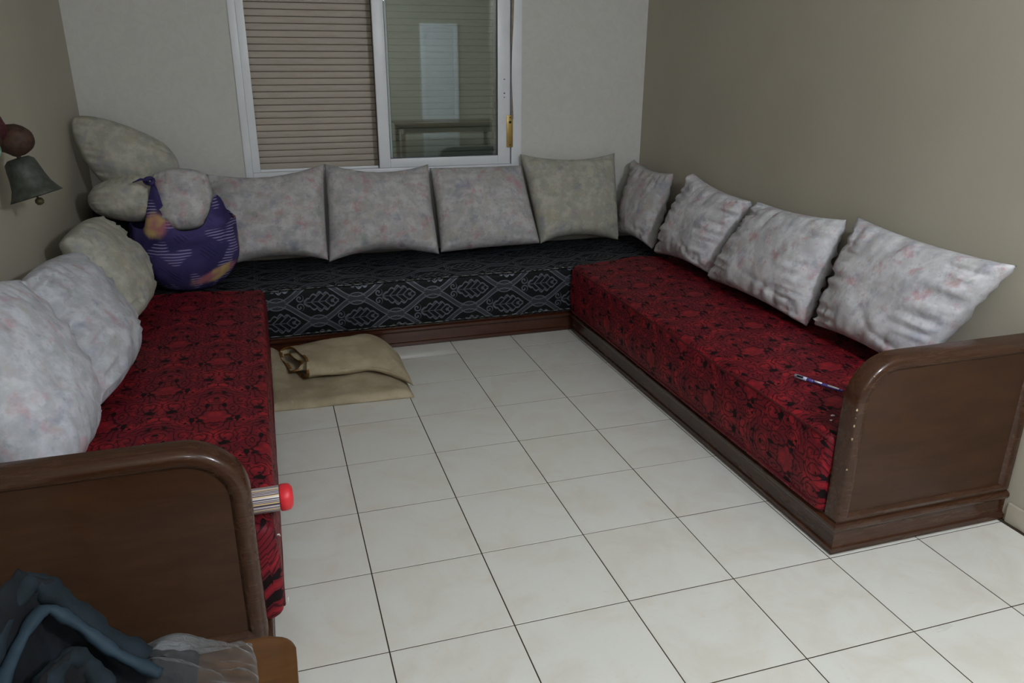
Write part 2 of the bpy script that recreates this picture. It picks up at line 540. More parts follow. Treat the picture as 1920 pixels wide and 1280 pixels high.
# thin clear plastic film
m = Mat('plastic_film', 0.06, 0.8)
v = m.coords('Object'); n1 = m.noise(v, 22.0, 4, 0.6, 1.5)
tr = m.nt.nodes.new('ShaderNodeBsdfTransparent'); tr.inputs['Color'].default_value = (0.95, 0.96, 0.97, 1)
mx = m.nt.nodes.new('ShaderNodeMixShader')
lw = m.nt.nodes.new('ShaderNodeFresnel'); lw.inputs['IOR'].default_value = 1.5
fac = (X(m.nt, lw.outputs[0]) * 1.3 + n1.step(0.55, 0.8) * 0.12 + 0.02).clamp()
m.nt.links.new(fac.s, mx.inputs[0]); m.nt.links.new(tr.outputs[0], mx.inputs[1]); m.nt.links.new(m.b.outputs[0], mx.inputs[2])
m.nt.links.new(mx.outputs[0], m.nt.nodes['Material Output'].inputs['Surface'])
m.color((0.62, 0.64, 0.66)); m.bump(n1, 0.6, 0.02); MT['plastic'] = m.m
# window glass: slightly tinted, mirror by Fresnel
m = Mat('window_glass', 0.0)
tr = m.nt.nodes.new('ShaderNodeBsdfTransparent'); tr.inputs['Color'].default_value = (0.90, 0.945, 0.94, 1)
gl = m.nt.nodes.new('ShaderNodeBsdfGlossy'); gl.inputs['Roughness'].default_value = 0.0
mx = m.nt.nodes.new('ShaderNodeMixShader'); fr_ = m.nt.nodes.new('ShaderNodeFresnel'); fr_.inputs['IOR'].default_value = 1.62
fac = (X(m.nt, fr_.outputs[0]) * 2.2).clamp()
m.nt.links.new(fac.s, mx.inputs[0]); m.nt.links.new(tr.outputs[0], mx.inputs[1]); m.nt.links.new(gl.outputs[0], mx.inputs[2])
m.nt.links.new(mx.outputs[0], m.nt.nodes['Material Output'].inputs['Surface']); MT['glass'] = m.m
# striped container: lines along the axis
m = Mat('stripe_print', 0.35, 0.5)
x, y, z = m.sep('Object')
an = z.atan2(y)
s1 = ((an * 34.0) + ((an * 9.0).sin()) * 2.2).sin(); s2 = (an * 11.0 + 0.6).sin()
c_ = m.mix(s1.step(-0.25, 0.25), srgb(46, 34, 58), srgb(196, 186, 186))
m.color(m.mix(s2.step(0.75, 0.9), c_, srgb(206, 180, 130))); MT['stripes'] = m.m
simple('red_plastic', srgb(214, 44, 54), 0.4, 0.5, vary=0.08)
simple('pen_purple', srgb(84, 72, 148), 0.25, 0.6)
simple('pen_clear', srgb(168, 176, 200), 0.15, 0.7, vary=0.05)
simple('pen_white', srgb(230, 232, 236), 0.3, 0.5, vary=0.03)
simple('paper_white', srgb(214, 212, 206), 0.9, 0.1, vary=0.05)
simple('bell_iron', srgb(74, 78, 72), 0.55, 0.4, metal=0.4, vary=0.25, scale=40, bump=0.2)
simple('bell_clapper', srgb(84, 78, 50), 0.5, 0.4, metal=0.4)
simple('bow_red', srgb(66, 26, 32), 0.7, 0.3, vary=0.35, scale=40)
simple('bow_brown', srgb(62, 42, 32), 0.6, 0.3, vary=0.4, scale=40)
simple('ring_green', srgb(120, 150, 134), 0.4, 0.5)
simple('door_white', srgb(228, 232, 236), 0.4, 0.5, vary=0.02)
def emit(name, col, st):
    m = bpy.data.materials.new(name); m.use_nodes = True
    nt = m.node_tree; nt.nodes.remove(nt.nodes['Principled BSDF'])
    e = nt.nodes.new('ShaderNodeEmission'); e.inputs['Color'].default_value = (*col, 1); e.inputs['Strength'].default_value = st
    nt.links.new(e.outputs[0], nt.nodes['Material Output'].inputs['Surface']); return m

# ------------------------------------------------------------------ the room
T = 0.4
XL, XR, YB = -1.225, 2.425, 1.765
YF, XR2, YE, H = -6.0, 3.9, -2.15, 2.75      # behind the camera the room widens to the right
fl = struct(from_bm('floor', box_bm((XL - 0.15, YF - 0.15, -0.12), (XR2 + 0.15, YB + 0.3, -0.0012)), MT['grout']),
            'pale cream ceramic tiled floor with thin dark joints')
jw, jr_ = 0.0042, 0.0040     # joint widths: running away / running across
def tile_mesh(sx, sy):
    c = 0.0005; t = 0.0011
    bm = bmesh.new()
    lo = [(-sx / 2, -sy / 2), (sx / 2, -sy / 2), (sx / 2, sy / 2), (-sx / 2, sy / 2)]
    rings = []
    for k, z in ((0.0, -t), (0.0, -c), (c, 0.0)):
        rings.append([bm.verts.new((x - math.copysign(k, x), y - math.copysign(k, y), z)) for x, y in lo])
    for r0, r1 in zip(rings[:-1], rings[1:]):
        for i in range(4):
            bm.faces.new([r0[i], r0[(i + 1) % 4], r1[(i + 1) % 4], r1[i]])
    bm.faces.new(rings[-1]); bm.faces.new(list(reversed(rings[0])))
    me = bpy.data.meshes.new('tile'); bm.to_mesh(me); bm.free(); me.materials.append(MT['tile'])
    return me
tmesh = {}
rt = random.Random(4)
for i in range(-3, 10):
    for j in range(-14, 5):
        x0, x1, y0, y1 = i * T, (i + 1) * T, j * T, (j + 1) * T
        if x0 > XR - 0.03 and y0 > YE - 0.3: continue
        x1 = min(x1, XR2); y1 = min(y1, YB); y0 = max(y0, YF)
        if y0 < -4.9 and x0 < 1.0: continue
        sx, sy = round(x1 - x0 - jw, 4), round(y1 - y0 - jr_, 4)
        if (sx, sy) not in tmesh: tmesh[(sx, sy)] = tile_mesh(sx, sy)
        o = bpy.data.objects.new('tile', tmesh[(sx, sy)])
        fp = abs_loc(fl)
        o.location = Vector(((x0 + x1) / 2, (y0 + y1) / 2, rt.uniform(-0.0004, 0.0002))) - fp
        link(o, fl)

# window opening in the back wall
WX0, WX1, WZ0, WZ1 = -0.335, 1.505, 0.955, 2.30
def wall_with_hole(name, x0, x1, z0, z1, hx0, hx1, hz0, hz1, y0, y1, mat):
    bm = bmesh.new()
    for lo, hi in (((x0, y0, z0), (hx0, y1, z1)), ((hx1, y0, z0), (x1, y1, z1)),
                   ((hx0, y0, z0), (hx1, y1, hz0)), ((hx0, y0, hz1), (hx1, y1, z1))):
        box_bm(lo, hi, bm=bm)
    return from_bm(name, bm, mat)
struct(wall_with_hole('wall_back', XL - 0.15, XR + 0.15, 0, H, WX0, WX1, WZ0, WZ1, YB, YB + 0.28, MT['stucco']),
       'white textured stucco wall with the window')
struct(from_bm('wall_left', box_bm((XL - 0.15, YF, 0), (XL, YB, H)), MT['paint']), 'plain beige painted wall behind the hanging bell')
struct(from_bm('wall_right', box_bm((XR, YE, 0), (XR + 0.15, YB, H)), MT['paint']), 'plain beige painted wall behind the row of cushions')
struct(from_bm('wall_side', box_bm((XR + 0.15, YE, 0), (XR2, YE + 0.15, H)), MT['paint']))
struct(from_bm('wall_far', box_bm((XR2, YF, 0), (XR2 + 0.15, YE + 0.15, H)), MT['paint']))
struct(from_bm('wall_front', box_bm((XL - 0.15, YF - 0.15, 0), (XR2 + 0.15, YF, H)), MT['paint']))
struct(from_bm('ceiling', box_bm((XL - 0.15, YF - 0.15, H), (XR2 + 0.15, YB + 0.28, H + 0.15)), MT['ceiling_white']))
struct(from_bm('wall_outer', box_bm((WX0 - 0.2, YB + 0.285, WZ0 - 0.2), (WX1 + 0.2, YB + 0.33, WZ1 + 0.2)), MT['rubber_black']))
bb = struct(rbox('baseboard_right', (XR - 0.012, YE, 0.0005), (XR - 0.0003, -1.60, 0.082), MT['plinth_tile'], bevel=0.003),
            'low beige tile skirting along the right wall')
struct(rbox('baseboard_left', (XL + 0.0003, YF, 0.0005), (XL + 0.012, -1.62, 0.082), MT['plinth_tile'], bevel=0.003))

# ------------------------------------------------------------------ window_1, its shutter and strap
FY = YB - 0.012
win = struct(empty('window_1', ((WX0 + WX1) / 2, YB, WZ0)), 'white aluminium sliding window, left half open, with lowered shutter behind')
def wbox(name, lo, hi, mat='alu_white', parent=win, bevel=0.004):
    return rbox(name, lo, hi, MT[mat], parent, bevel)
# outer frame: two stepped profiles per side
wbox('frame_jamb', (WX0, FY, WZ0), (WX0 + 0.045, YB + 0.13, WZ1))
wbox('frame_jamb', (WX0 + 0.0455, FY + 0.010, WZ0 + 0.045), (WX0 + 0.092, YB + 0.09, WZ1 - 0.04))
wbox('frame_jamb', (WX1 - 0.072, FY, WZ0), (WX1, YB + 0.13, WZ1))
wbox('frame_sill', (WX0 + 0.0455, FY, WZ0), (WX1 - 0.0725, YB + 0.13, WZ0 + 0.044))
wbox('frame_head', (WX0 + 0.0455, FY, WZ1 - 0.05), (WX1 - 0.0725, YB + 0.13, WZ1))
wbox('track_rail', (WX0 + 0.093, YB + 0.036, WZ0 + 0.0445), (0.515, YB + 0.040, WZ0 + 0.058), bevel=0.001)
def sash(x0, x1, y0, y1, z0, z1, w0, w1):
    s = wbox('sash', (x0, y0, z0), (x0 + w0, y1, z1))
    ch = [((x1 - w1, y0, z0), (x1, y1, z1), 'sash_stile'),
          ((x0 + w0, y0, z0), (x1 - w1, y1, z0 + 0.058), 'sash_rail'),
          ((x0 + w0, y0, z1 - 0.058), (x1 - w1, y1, z1), 'sash_rail')]
    for lo, hi, nm in ch:
        rbox(nm, lo, hi, MT['alu_white'], s, 0.003)
    ym = (y0 + y1) / 2
    gx0, gx1, gz0, gz1 = x0 + w0 - 0.004, x1 - w1 + 0.004, z0 + 0.054, z1 - 0.054
    rbox('pane', (gx0, ym - 0.003, gz0), (gx1, ym + 0.003, gz1), MT['glass'], s, 0.0005, 1)
    gm = bmesh.new(); g = 0.007
    for lo, hi in (((gx0, ym - 0.010, gz0), (gx0 + g, ym - 0.0035, gz1)), ((gx1 - g, ym - 0.010, gz0), (gx1, ym - 0.0035, gz1)),
                   ((gx0 + g, ym - 0.010, gz0), (gx1 - g, ym - 0.0035, gz0 + g)), ((gx0 + g, ym - 0.010, gz1 - g), (gx1 - g, ym - 0.0035, gz1))):
        box_bm(lo, hi, bm=gm)
    from_bm('gasket', gm, MT['rubber_black'], s)
    return s
s1_ = sash(0.517, 1.425, FY + 0.006, YB + 0.026, WZ0 + 0.046, WZ1 - 0.052, 0.074, 0.088)
s2_ = sash(0.545, 1.415, YB + 0.042, YB + 0.074, WZ0 + 0.046, WZ1 - 0.052, 0.07, 0.07)
rbox('seal', (0.5145, YB + 0.026, WZ0 + 0.05), (0.5168, YB + 0.040, WZ1 - 0.06), MT['rubber_black'], win, 0.001)
# lock slot on the sash stile
for zz, hh in ((1.555, 0.004), (1.465, 0.005), (1.44, 0.003)):
    rbox('lock_hole', (1.379, FY + 0.0035, zz), (1.387, FY + 0.0066, zz + hh * 1.6), MT['rubber_black'], s1_, 0.0006)
rbox('lock_plate', (1.377, FY + 0.0045, 1.478), (1.389, FY + 0.0066, 1.54), MT['alu_white'], s1_, 0.001)

# roller shutter: every slat its own piece
shy = YB + 0.125
sh = empty('roller_shutter', ((WX0 + WX1) / 2, shy, WZ0 + 0.045))
tag(sh, 'lowered grey-beige roller shutter of horizontal slats behind the window', 'shutter')
pitch = 0.0405
prof = [(0.001, 0.0), (-0.0028, 0.0025), (-0.0040, 0.010), (-0.0045, 0.0190), (-0.0042, 0.0290), (-0.0030, 0.0365), (0.001, 0.0388), (0.004, 0.0388), (0.004, 0.0)]
zs = WZ0 + 0.046
first = None; k = 0
while zs + pitch < WZ1 + 0.03:
    if first is None:
        first = prism('slat', [(shy + p[0], zs + p[1]) for p in prof], 'x', WX0 + 0.05, WX1 - 0.03, MT['slat'], sh)
        z00 = zs
    else:
        c = first.copy(); C.objects.link(c); c.parent = sh
        c.location.z = first.location.z + (zs - z00); c.location.y = first.location.y + rt.uniform(-0.0012, 0.0012)
    zs += pitch; k += 1
rbox('slat_backing', (WX0 + 0.05, shy + 0.005, WZ0 + 0.046), (WX1 - 0.03, shy + 0.012, WZ1), MT['slat_groove'], sh, 0.001)
# strap and brass guide plate on the right jamb
st_ = empty('shutter_strap', (1.425, FY, 1.11))
tag(st_, 'narrow grey shutter strap running into a brass guide plate on the window frame', 'strap')
V_, F_ = [], []
ns = 48
for k in range(ns + 1):
    z = 1.30 + (WZ1 - 0.02 - 1.30) * k / ns
    tw = 0.9 * math.sin(z * 5.0) + 0.35
    cx_ = 1.433 + 0.004 * math.sin(z * 6.5); hw = 0.0085
    dx, dy = hw * math.cos(tw), hw * math.sin(tw)
    cy_ = FY - 0.011
    nx, ny = -math.sin(tw) * 0.0007, math.cos(tw) * 0.0007
    V_ += [(cx_ - dx - nx, cy_ - dy - ny, z), (cx_ + dx - nx, cy_ + dy - ny, z), (cx_ + dx + nx, cy_ + dy + ny, z), (cx_ - dx + nx, cy_ - dy + ny, z)]
for k in range(ns):
    for i in range(4):
        F_.append((k * 4 + i, k * 4 + (i + 1) % 4, k * 4 + 4 + (i + 1) % 4, k * 4 + 4 + i))
from_np('strap', V_, F_, MT['strap_tape'], st_, True)
pl_ = rbox('guide_plate', (1.398, FY - 0.005, 1.112), (1.442, FY - 0.0003, 1.325), MT['brass'], st_, 0.0015)
rbox('slot', (1.413, FY - 0.0062, 1.272), (1.430, FY - 0.0048, 1.287), MT['rubber_black'], pl_, 0.0005)
for zz in (1.128, 1.312):
    Vs, Fs = lathe_np([(0.0045, 0), (0.0045, 0.0012), (0.003, 0.002)], 12)
    Vs = Vs[:, [0, 2, 1]] * np.array([1, -1, 1]) + np.array([1.421, FY - 0.005, zz])
    from_np('screw', Vs, Fs, MT['bell_clapper'], pl_)

# ------------------------------------------------------------------ the three wooden sofa frames
def arc(cx, cz, r, a0, a1, n=12):
    return [(cx + r * math.cos(a0 + (a1 - a0) * k / n), cz + r * math.sin(a0 + (a1 - a0) * k / n)) for k in range(n + 1)]
def plinth_profile(f0, sgn, top=0.132):
    """front profile of the moulded plinth: f0 = outermost front coordinate, sgn = direction into the sofa"""
    P = [(0.010, 0.0005), (0.004, 0.006), (0.002, 0.016), (0.004, 0.026), (0.012, 0.030), (0.014, 0.036), (0.014, 0.090),
         (0.010, 0.094), (0.004, 0.098), (0.000, 0.108), (0.002, 0.118), (0.010, 0.124), (0.016, 0.126), (0.018, top), (0.06, top), (0.06, 0.0005)]
    return [(f0 + sgn * a_, b_) for a_, b_ in P]

def end_panel(root, xo, xw, sgn, y0, ptop=0.757):
    """xo: outer (free) edge x, xw: wall-side x, sgn: +1 if the wall lies towards +x. Panel stands y0 .. y0+0.075 above the plinth."""
    R_ = 0.165; zb = 0.134; th = 0.075
    fw = 0.052
    def outline(inset):
        x_o = xo + sgn * inset; x_w = xw - sgn * inset; zt = ptop - inset; r = R_ - inset; z_b = zb + (0.03 if inset else 0)
        pts = [(x_w, z_b), (x_o, z_b)]
        cx_ = x_o + sgn * r; cz_ = zt - r
        for k in range(15):
            a_ = math.pi - (math.pi / 2) * k / 14
            pts.append((cx_ + sgn * r * math.cos(a_), cz_ + r * math.sin(a_)))
        pts.append((x_w, zt))
        return pts
    O, I = outline(0.0), outline(fw)
    n = len(O)
    # frame: a moulded ring; front steps from the outer edge to the recessed field
    rings = [(O, y0 + th), (outline(0.0), y0 + 0.012), (outline(0.012), y0), (outline(fw - 0.018), y0), (outline(fw - 0.008), y0 + 0.007), (outline(fw), y0 + 0.016)]
    # keep the bottom rail of every ring at a proper height
    rr = []
    for k, (pts, yy) in enumerate(rings):
        ins = (0.0, 0.0, 0.012, fw - 0.018, fw - 0.008, fw)[k]
        zb_k = zb + (0.0 if ins == 0 else ins * 0.55)
        pts = [(p[0], zb_k) if i < 2 else p for i, p in enumerate(pts)]
        rr.append((pts, yy))
    V, F = [], []
    for pts, yy in rr:
        V += [(p[0], yy, p[1]) for p in pts]
    for k in range(len(rr) - 1):
        for i in range(n):
            a_, b_ = k * n + i, k * n + (i + 1) % n
            F.append((a_, b_, b_ + n, a_ + n))
    F.append(tuple(range(n)))
    fr = from_np('end_frame', V, F, MT['wood_along_x'], root)
    fr.data.polygons.foreach_set('use_smooth', np.ones(len(fr.data.polygons), dtype=bool))
    fr.data.set_sharp_from_angle(angle=math.radians(50))
    bmx = bmesh.new(); bmx.from_mesh(fr.data); bmesh.ops.recalc_face_normals(bmx, faces=bmx.faces); bmx.to_mesh(fr.data); bmx.free()
    pts = rr[-1][0]
    fld = prism('end_panel', pts, 'y', y0 + 0.0155, y0 + 0.03, MT['wood_panel'], root)
    return fr

def fix(o, ang=35):
    b = bmesh.new(); b.from_mesh(o.data); bmesh.ops.recalc_face_normals(b, faces=b.faces); b.to_mesh(o.data); b.free()
    o.data.polygons.foreach_set('use_smooth', np.ones(len(o.data.polygons), dtype=bool)); o.data.set_sharp_from_angle(angle=math.radians(ang))
def sofa_frame(name, label, xo, xw, sgn, y0, y1):
    root = empty(name, ((xo + xw) / 2, (y0 + y1) / 2, 0.0))
    tag(root, label, 'sofa frame', 'dark varnished salon sofa frames')
    # moulded plinth, mitred at the free corner: along the seat front and under the end panel
    pr = plinth_profile(0.0, 1.0); n = len(pr)
    V = [(xo + sgn * d, y0 - 0.004 + d, z) for d, z in pr] + [(xo + sgn * d, y1, z) for d, z in pr]
    F = [(i, (i + 1) % n, n + (i + 1) % n, n + i) for i in range(n)] + [tuple(range(n)), tuple(range(n, 2 * n))]
    o = from_np('plinth', V, F, MT['wood_along_y'], root); fix(o)
    V = [(xo + sgn * d, y0 - 0.004 + d, z) for d, z in pr] + [(xw, y0 - 0.004 + d, z) for d, z in pr]
    o = from_np('plinth', V, F, MT['wood_along_x'], root); fix(o)
    # seat board the mattress lies on
    a_, b_ = sorted((xo + sgn * 0.062, xw))
    rbox('seat_board', (a_, y0 + 0.08, 0.105), (b_, y1, 0.1315), MT['wood_along_y'], root, 0.002)
    fr = end_panel(root, xo + sgn * 0.014, xw, sgn, y0)
    return root, fr

SR, frR = sofa_frame('sofa_frame', 'dark brown sofa frame with rounded end panel, standing against wall opposite the bell', 1.606, 2.418, 1, -1.590, 0.985)
SL, frL = sofa_frame('sofa_frame', 'dark brown sofa frame with rounded end panel, behind the heap of dark clothes', -0.326, -1.218, -1, -1.595, 0.985)
# scuffed pale chips along the rounded edge
rc = random.Random(8)
def chips(fr, pts, n):
    for k in range(n):
        x, y, z = pts[k % len(pts)]
        s = rc.uniform(0.0022, 0.005)
        bm = bmesh.new(); bmesh.ops.create_icosphere(bm, subdivisions=1, radius=s)
        for vv_ in bm.verts: vv_.co = Vector((vv_.co.x * rc.uniform(0.6, 1.6) + x, vv_.co.y * 0.5 + y, vv_.co.z * rc.uniform(0.6, 1.8) + z))
        from_bm('chip', bm, MT['chip_pale'], fr)
chips(frR, [(1.668, -1.586, 0.700), (1.624, -1.583, 0.580), (1.623, -1.583, 0.52), (1.6235, -1.583, 0.47), (1.6235, -1.583, 0.55), (1.6235, -1.583, 0.35), (1.642, -1.583, 0.655)], 7)
# back frame: plinth only, between the two side sofas
SB = empty('sofa_frame', (0.6, 1.4, 0.0))
tag(SB, 'reddish brown low sofa plinth along the window wall, under the black mattress', 'sofa frame', 'dark varnished salon sofa frames')
prism('plinth', plinth_profile(1.004, 1.0, 0.135), 'x', -1.218, 2.418, MT['wood_base_red'], SB)
rbox('seat_board', (-1.218, 1.066, 0.105), (2.418, YB - 0.004, 0.1345), MT['wood_along_x'], SB, 0.002)

# ------------------------------------------------------------------ mattresses
def mattress(name, label, axis, f0, b0, e0, e1, z0, z1, mat, seed, group, crown=0.02, step=0.02, bulge=0.012, rtop=0.035):
    """axis: the long direction. f0 front coordinate, b0 back coordinate, e0..e1 along the axis."""
    sg = 1.0 if b0 > f0 else -1.0
    W = abs(b0 - f0); Hh = z1 - z0
    # cross profile (d = distance from the front, z)
    prof = []
    rb = 0.02
    nf = 10
    prof.append((0.05, z0)); prof.append((rb, z0))
    for k in range(1, 5):
        a_ = -math.pi / 2 - (math.pi / 2) * k / 4
        prof.append((rb + rb * math.cos(a_), z0 + rb + rb * math.sin(a_)))
    for k in range(1, nf):
        t = k / nf
        z = z0 + rb + (Hh - rb - rtop) * t
        prof.append((-bulge * math.sin(math.pi * t), z))
    for k in range(0, 6):
        a_ = math.pi - (math.pi / 2) * k / 5
        prof.append((rtop + rtop * math.cos(a_), z1 - rtop + rtop * math.sin(a_)))
    nt_ = int(W / 0.03)
    for k in range(1, nt_ + 1):
        t = k / nt_
        prof.append((rtop + (W - rtop - 0.03) * t, z1 + crown * math.sin(math.pi * min(1.0, t))))
    prof.append((W, z1 - 0.03)); prof.append((W, z0)); prof.append((0.05, z0))
    prof = prof[:-1]
    P = np.array(prof); npf = len(P)
    arc_ = np.concatenate([[0], np.cumsum(np.hypot(*np.diff(P, axis=0).T))])
    # put v = 0 at the bottom front edge
    arc_ = arc_ - arc_[5]
    nl = max(8, int((e1 - e0) / step))
    E_ = np.linspace(e0, e1, nl + 1)
    # rounded ends: shrink the section over the last few cm
    rend = 0.028
    dist = np.minimum(E_ - e0, e1 - E_)
    # use extra rings at the ends
    ext = [0.0, 0.004, 0.010, 0.018, 0.028]
    E_ = np.unique(np.concatenate([e0 + np.array(ext), e1 - np.array(ext), E_[(E_ > e0 + 0.03) & (E_ < e1 - 0.03)]]))
    dist = np.minimum(E_ - e0, e1 - E_)
    sh_ = np.where(dist < rend, rend - np.sqrt(np.maximum(0, rend ** 2 - (rend - dist) ** 2)), 0.0)
    cen = np.array([W / 2, (z0 + z1) / 2])
    V = np.zeros((len(E_), npf, 3)); UV = np.zeros((len(E_), npf, 2))
    for i, (e, s_) in enumerate(zip(E_, sh_)):
        d = P[:, 0].copy(); z = P[:, 1].copy()
        d = np.where(d < cen[0], d + s_, d - s_)
        z = np.where(z > cen[1], z - s_, z)
        # soft waviness of the stuffing
        wob = 0.006 * fbm(np.full(npf, e * 3.1 + seed), arc_ * 4.0, seed, 2)
        top = (P[:, 1] > z1 - 0.01); front = (P[:, 0] < 0.02) & (P[:, 1] > z0 + 0.03) & (P[:, 1] < z1 - 0.02)
        z = z + wob * top * np.where(P[:, 0] < W - 0.06, 1, 0.0)
        d = d - 0.6 * wob * front
        dd = f0 + sg * d
        if axis == 'y': V[i, :, 0] = dd; V[i, :, 1] = e
        else: V[i, :, 0] = e; V[i, :, 1] = dd
        V[i, :, 2] = z
        UV[i, :, 0] = arc_; UV[i, :, 1] = e
    if axis == 'x': UV = UV[:, :, ::-1]
    n = npf
    idx = np.arange(len(E_) * n).reshape(len(E_), n)
    A = idx[:-1]; B = idx[1:]
    F = np.stack([A, np.roll(A, -1, 1), np.roll(B, -1, 1), B], -1).reshape(-1, 4)
    if (axis == 'y') == (sg > 0): F = F[:, ::-1]
    root = empty(name, ((f0 + b0) / 2 if axis == 'y' else (e0 + e1) / 2, (e0 + e1) / 2 if axis == 'y' else (f0 + b0) / 2, z0))
    tag(root, label, 'mattress', group)
    Fl = [tuple(int(q_) for q_ in f) for f in F] + [tuple(int(q_) for q_ in idx[0][::(1 if (axis == 'y') == (sg > 0) else -1)]), tuple(int(q_) for q_ in idx[-1][::(-1 if (axis == 'y') == (sg > 0) else 1)])]
    body = from_np('cover', V.reshape(-1, 3), Fl, mat, root, True, UV.reshape(-1, 2))
    body.data.set_sharp_from_angle(angle=math.radians(75))
    return root, V, E_

def path_along(axis, d, z, e0, e1, n, amp, seed):
    pts = []
    for k in range(n + 1):
        e = e0 + (e1 - e0) * k / n
        j = amp * float(fbm(np.array([e * 9.0 + seed]), np.array([seed * 1.7]), seed, 2)[0])
        pts.append((d + j * 0.4, e, z + j) if axis == 'y' else (e, d + j * 0.4, z + j))
    return pts

MB, _, _ = mattress('mattress', 'black mattress with silver damask ogee pattern, under the window', 'x', 0.990, YB - 0.006, -1.212, 2.412, 0.137, 0.437, MT['damask_black'], 3, 'long salon mattresses', crown=0.012, bulge=0.006)
# welt piping along the top and bottom front edges with pale stitches
for zz, dd in ((0.430, 0.992), (0.152, 0.9905)):
    pth = path_along('x', dd, zz, -0.36, 1.66, 90, 0.0035, 5)
    V_, F_ = tube_np(pth, 0.0055, 6)
    pp = from_np('piping', V_, F_, MT['piping_black'], MB, True)
    rs_ = random.Random(int(zz * 1000))
    e = -0.34
    Vall, Fall = [], []
    while e < 1.64:
        L_ = rs_.uniform(0.012, 0.05)
        k0 = int((e + 0.36) / 2.02 * 90); p0 = Vector(pth[min(k0, 90)])
        dz = rs_.uniform(-0.002, 0.004)
        seg = [(e, p0.y - 0.0050, p0.z + 0.001 + dz), (e + L_ * 0.5, p0.y - 0.0062, p0.z + 0.002 + dz), (e + L_, p0.y - 0.0052, p0.z + 0.002 + dz * 0.5)]
        V2_, F2_ = tube_np(seg, [0.0012, 0.0020, 0.0012], 4)
        base_i = len(Vall); Vall += [tuple(q_) for q_ in V2_]; Fall += [tuple(i_ + base_i for i_ in f_) for f_ in F2_]
        e += L_ + rs_.uniform(0.008, 0.035)
    so = from_np('stitching', Vall, Fall, MT['thread_pale'], pp); so['kind'] = 'stuff'
MR, _, _ = mattress('mattress', 'dark red damask mattress carrying the purple pen', 'y', 1.596, 2.410, -1.508, 0.978, 0.1335, 0.452, MT['damask_red'], 6, 'long salon mattresses', crown=0.026, bulge=0.012, rtop=0.045)
ML, _, _ = mattress('mattress', 'dark red damask mattress with the striped red-capped container on it', 'y', -0.292, -1.214, -1.512, 0.975, 0.1335, 0.452, MT['damask_red'], 9, 'long salon mattresses', crown=0.02, bulge=0.008, rtop=0.03)
for root, d_, sg_ in ((MR, 1.5955, -1), (ML, -0.2915, 1)):
    for zz in (0.158, 0.43):
        dd = d_ + (0.008 * -sg_ if zz > 0.3 else 0.0)
        V_, F_ = tube_np(path_along('y', dd, zz, -1.49, 0.96, 60, 0.003, 7 + sg_), 0.005, 6)
        from_np('piping', V_, F_, MT['piping_red'], root, True)

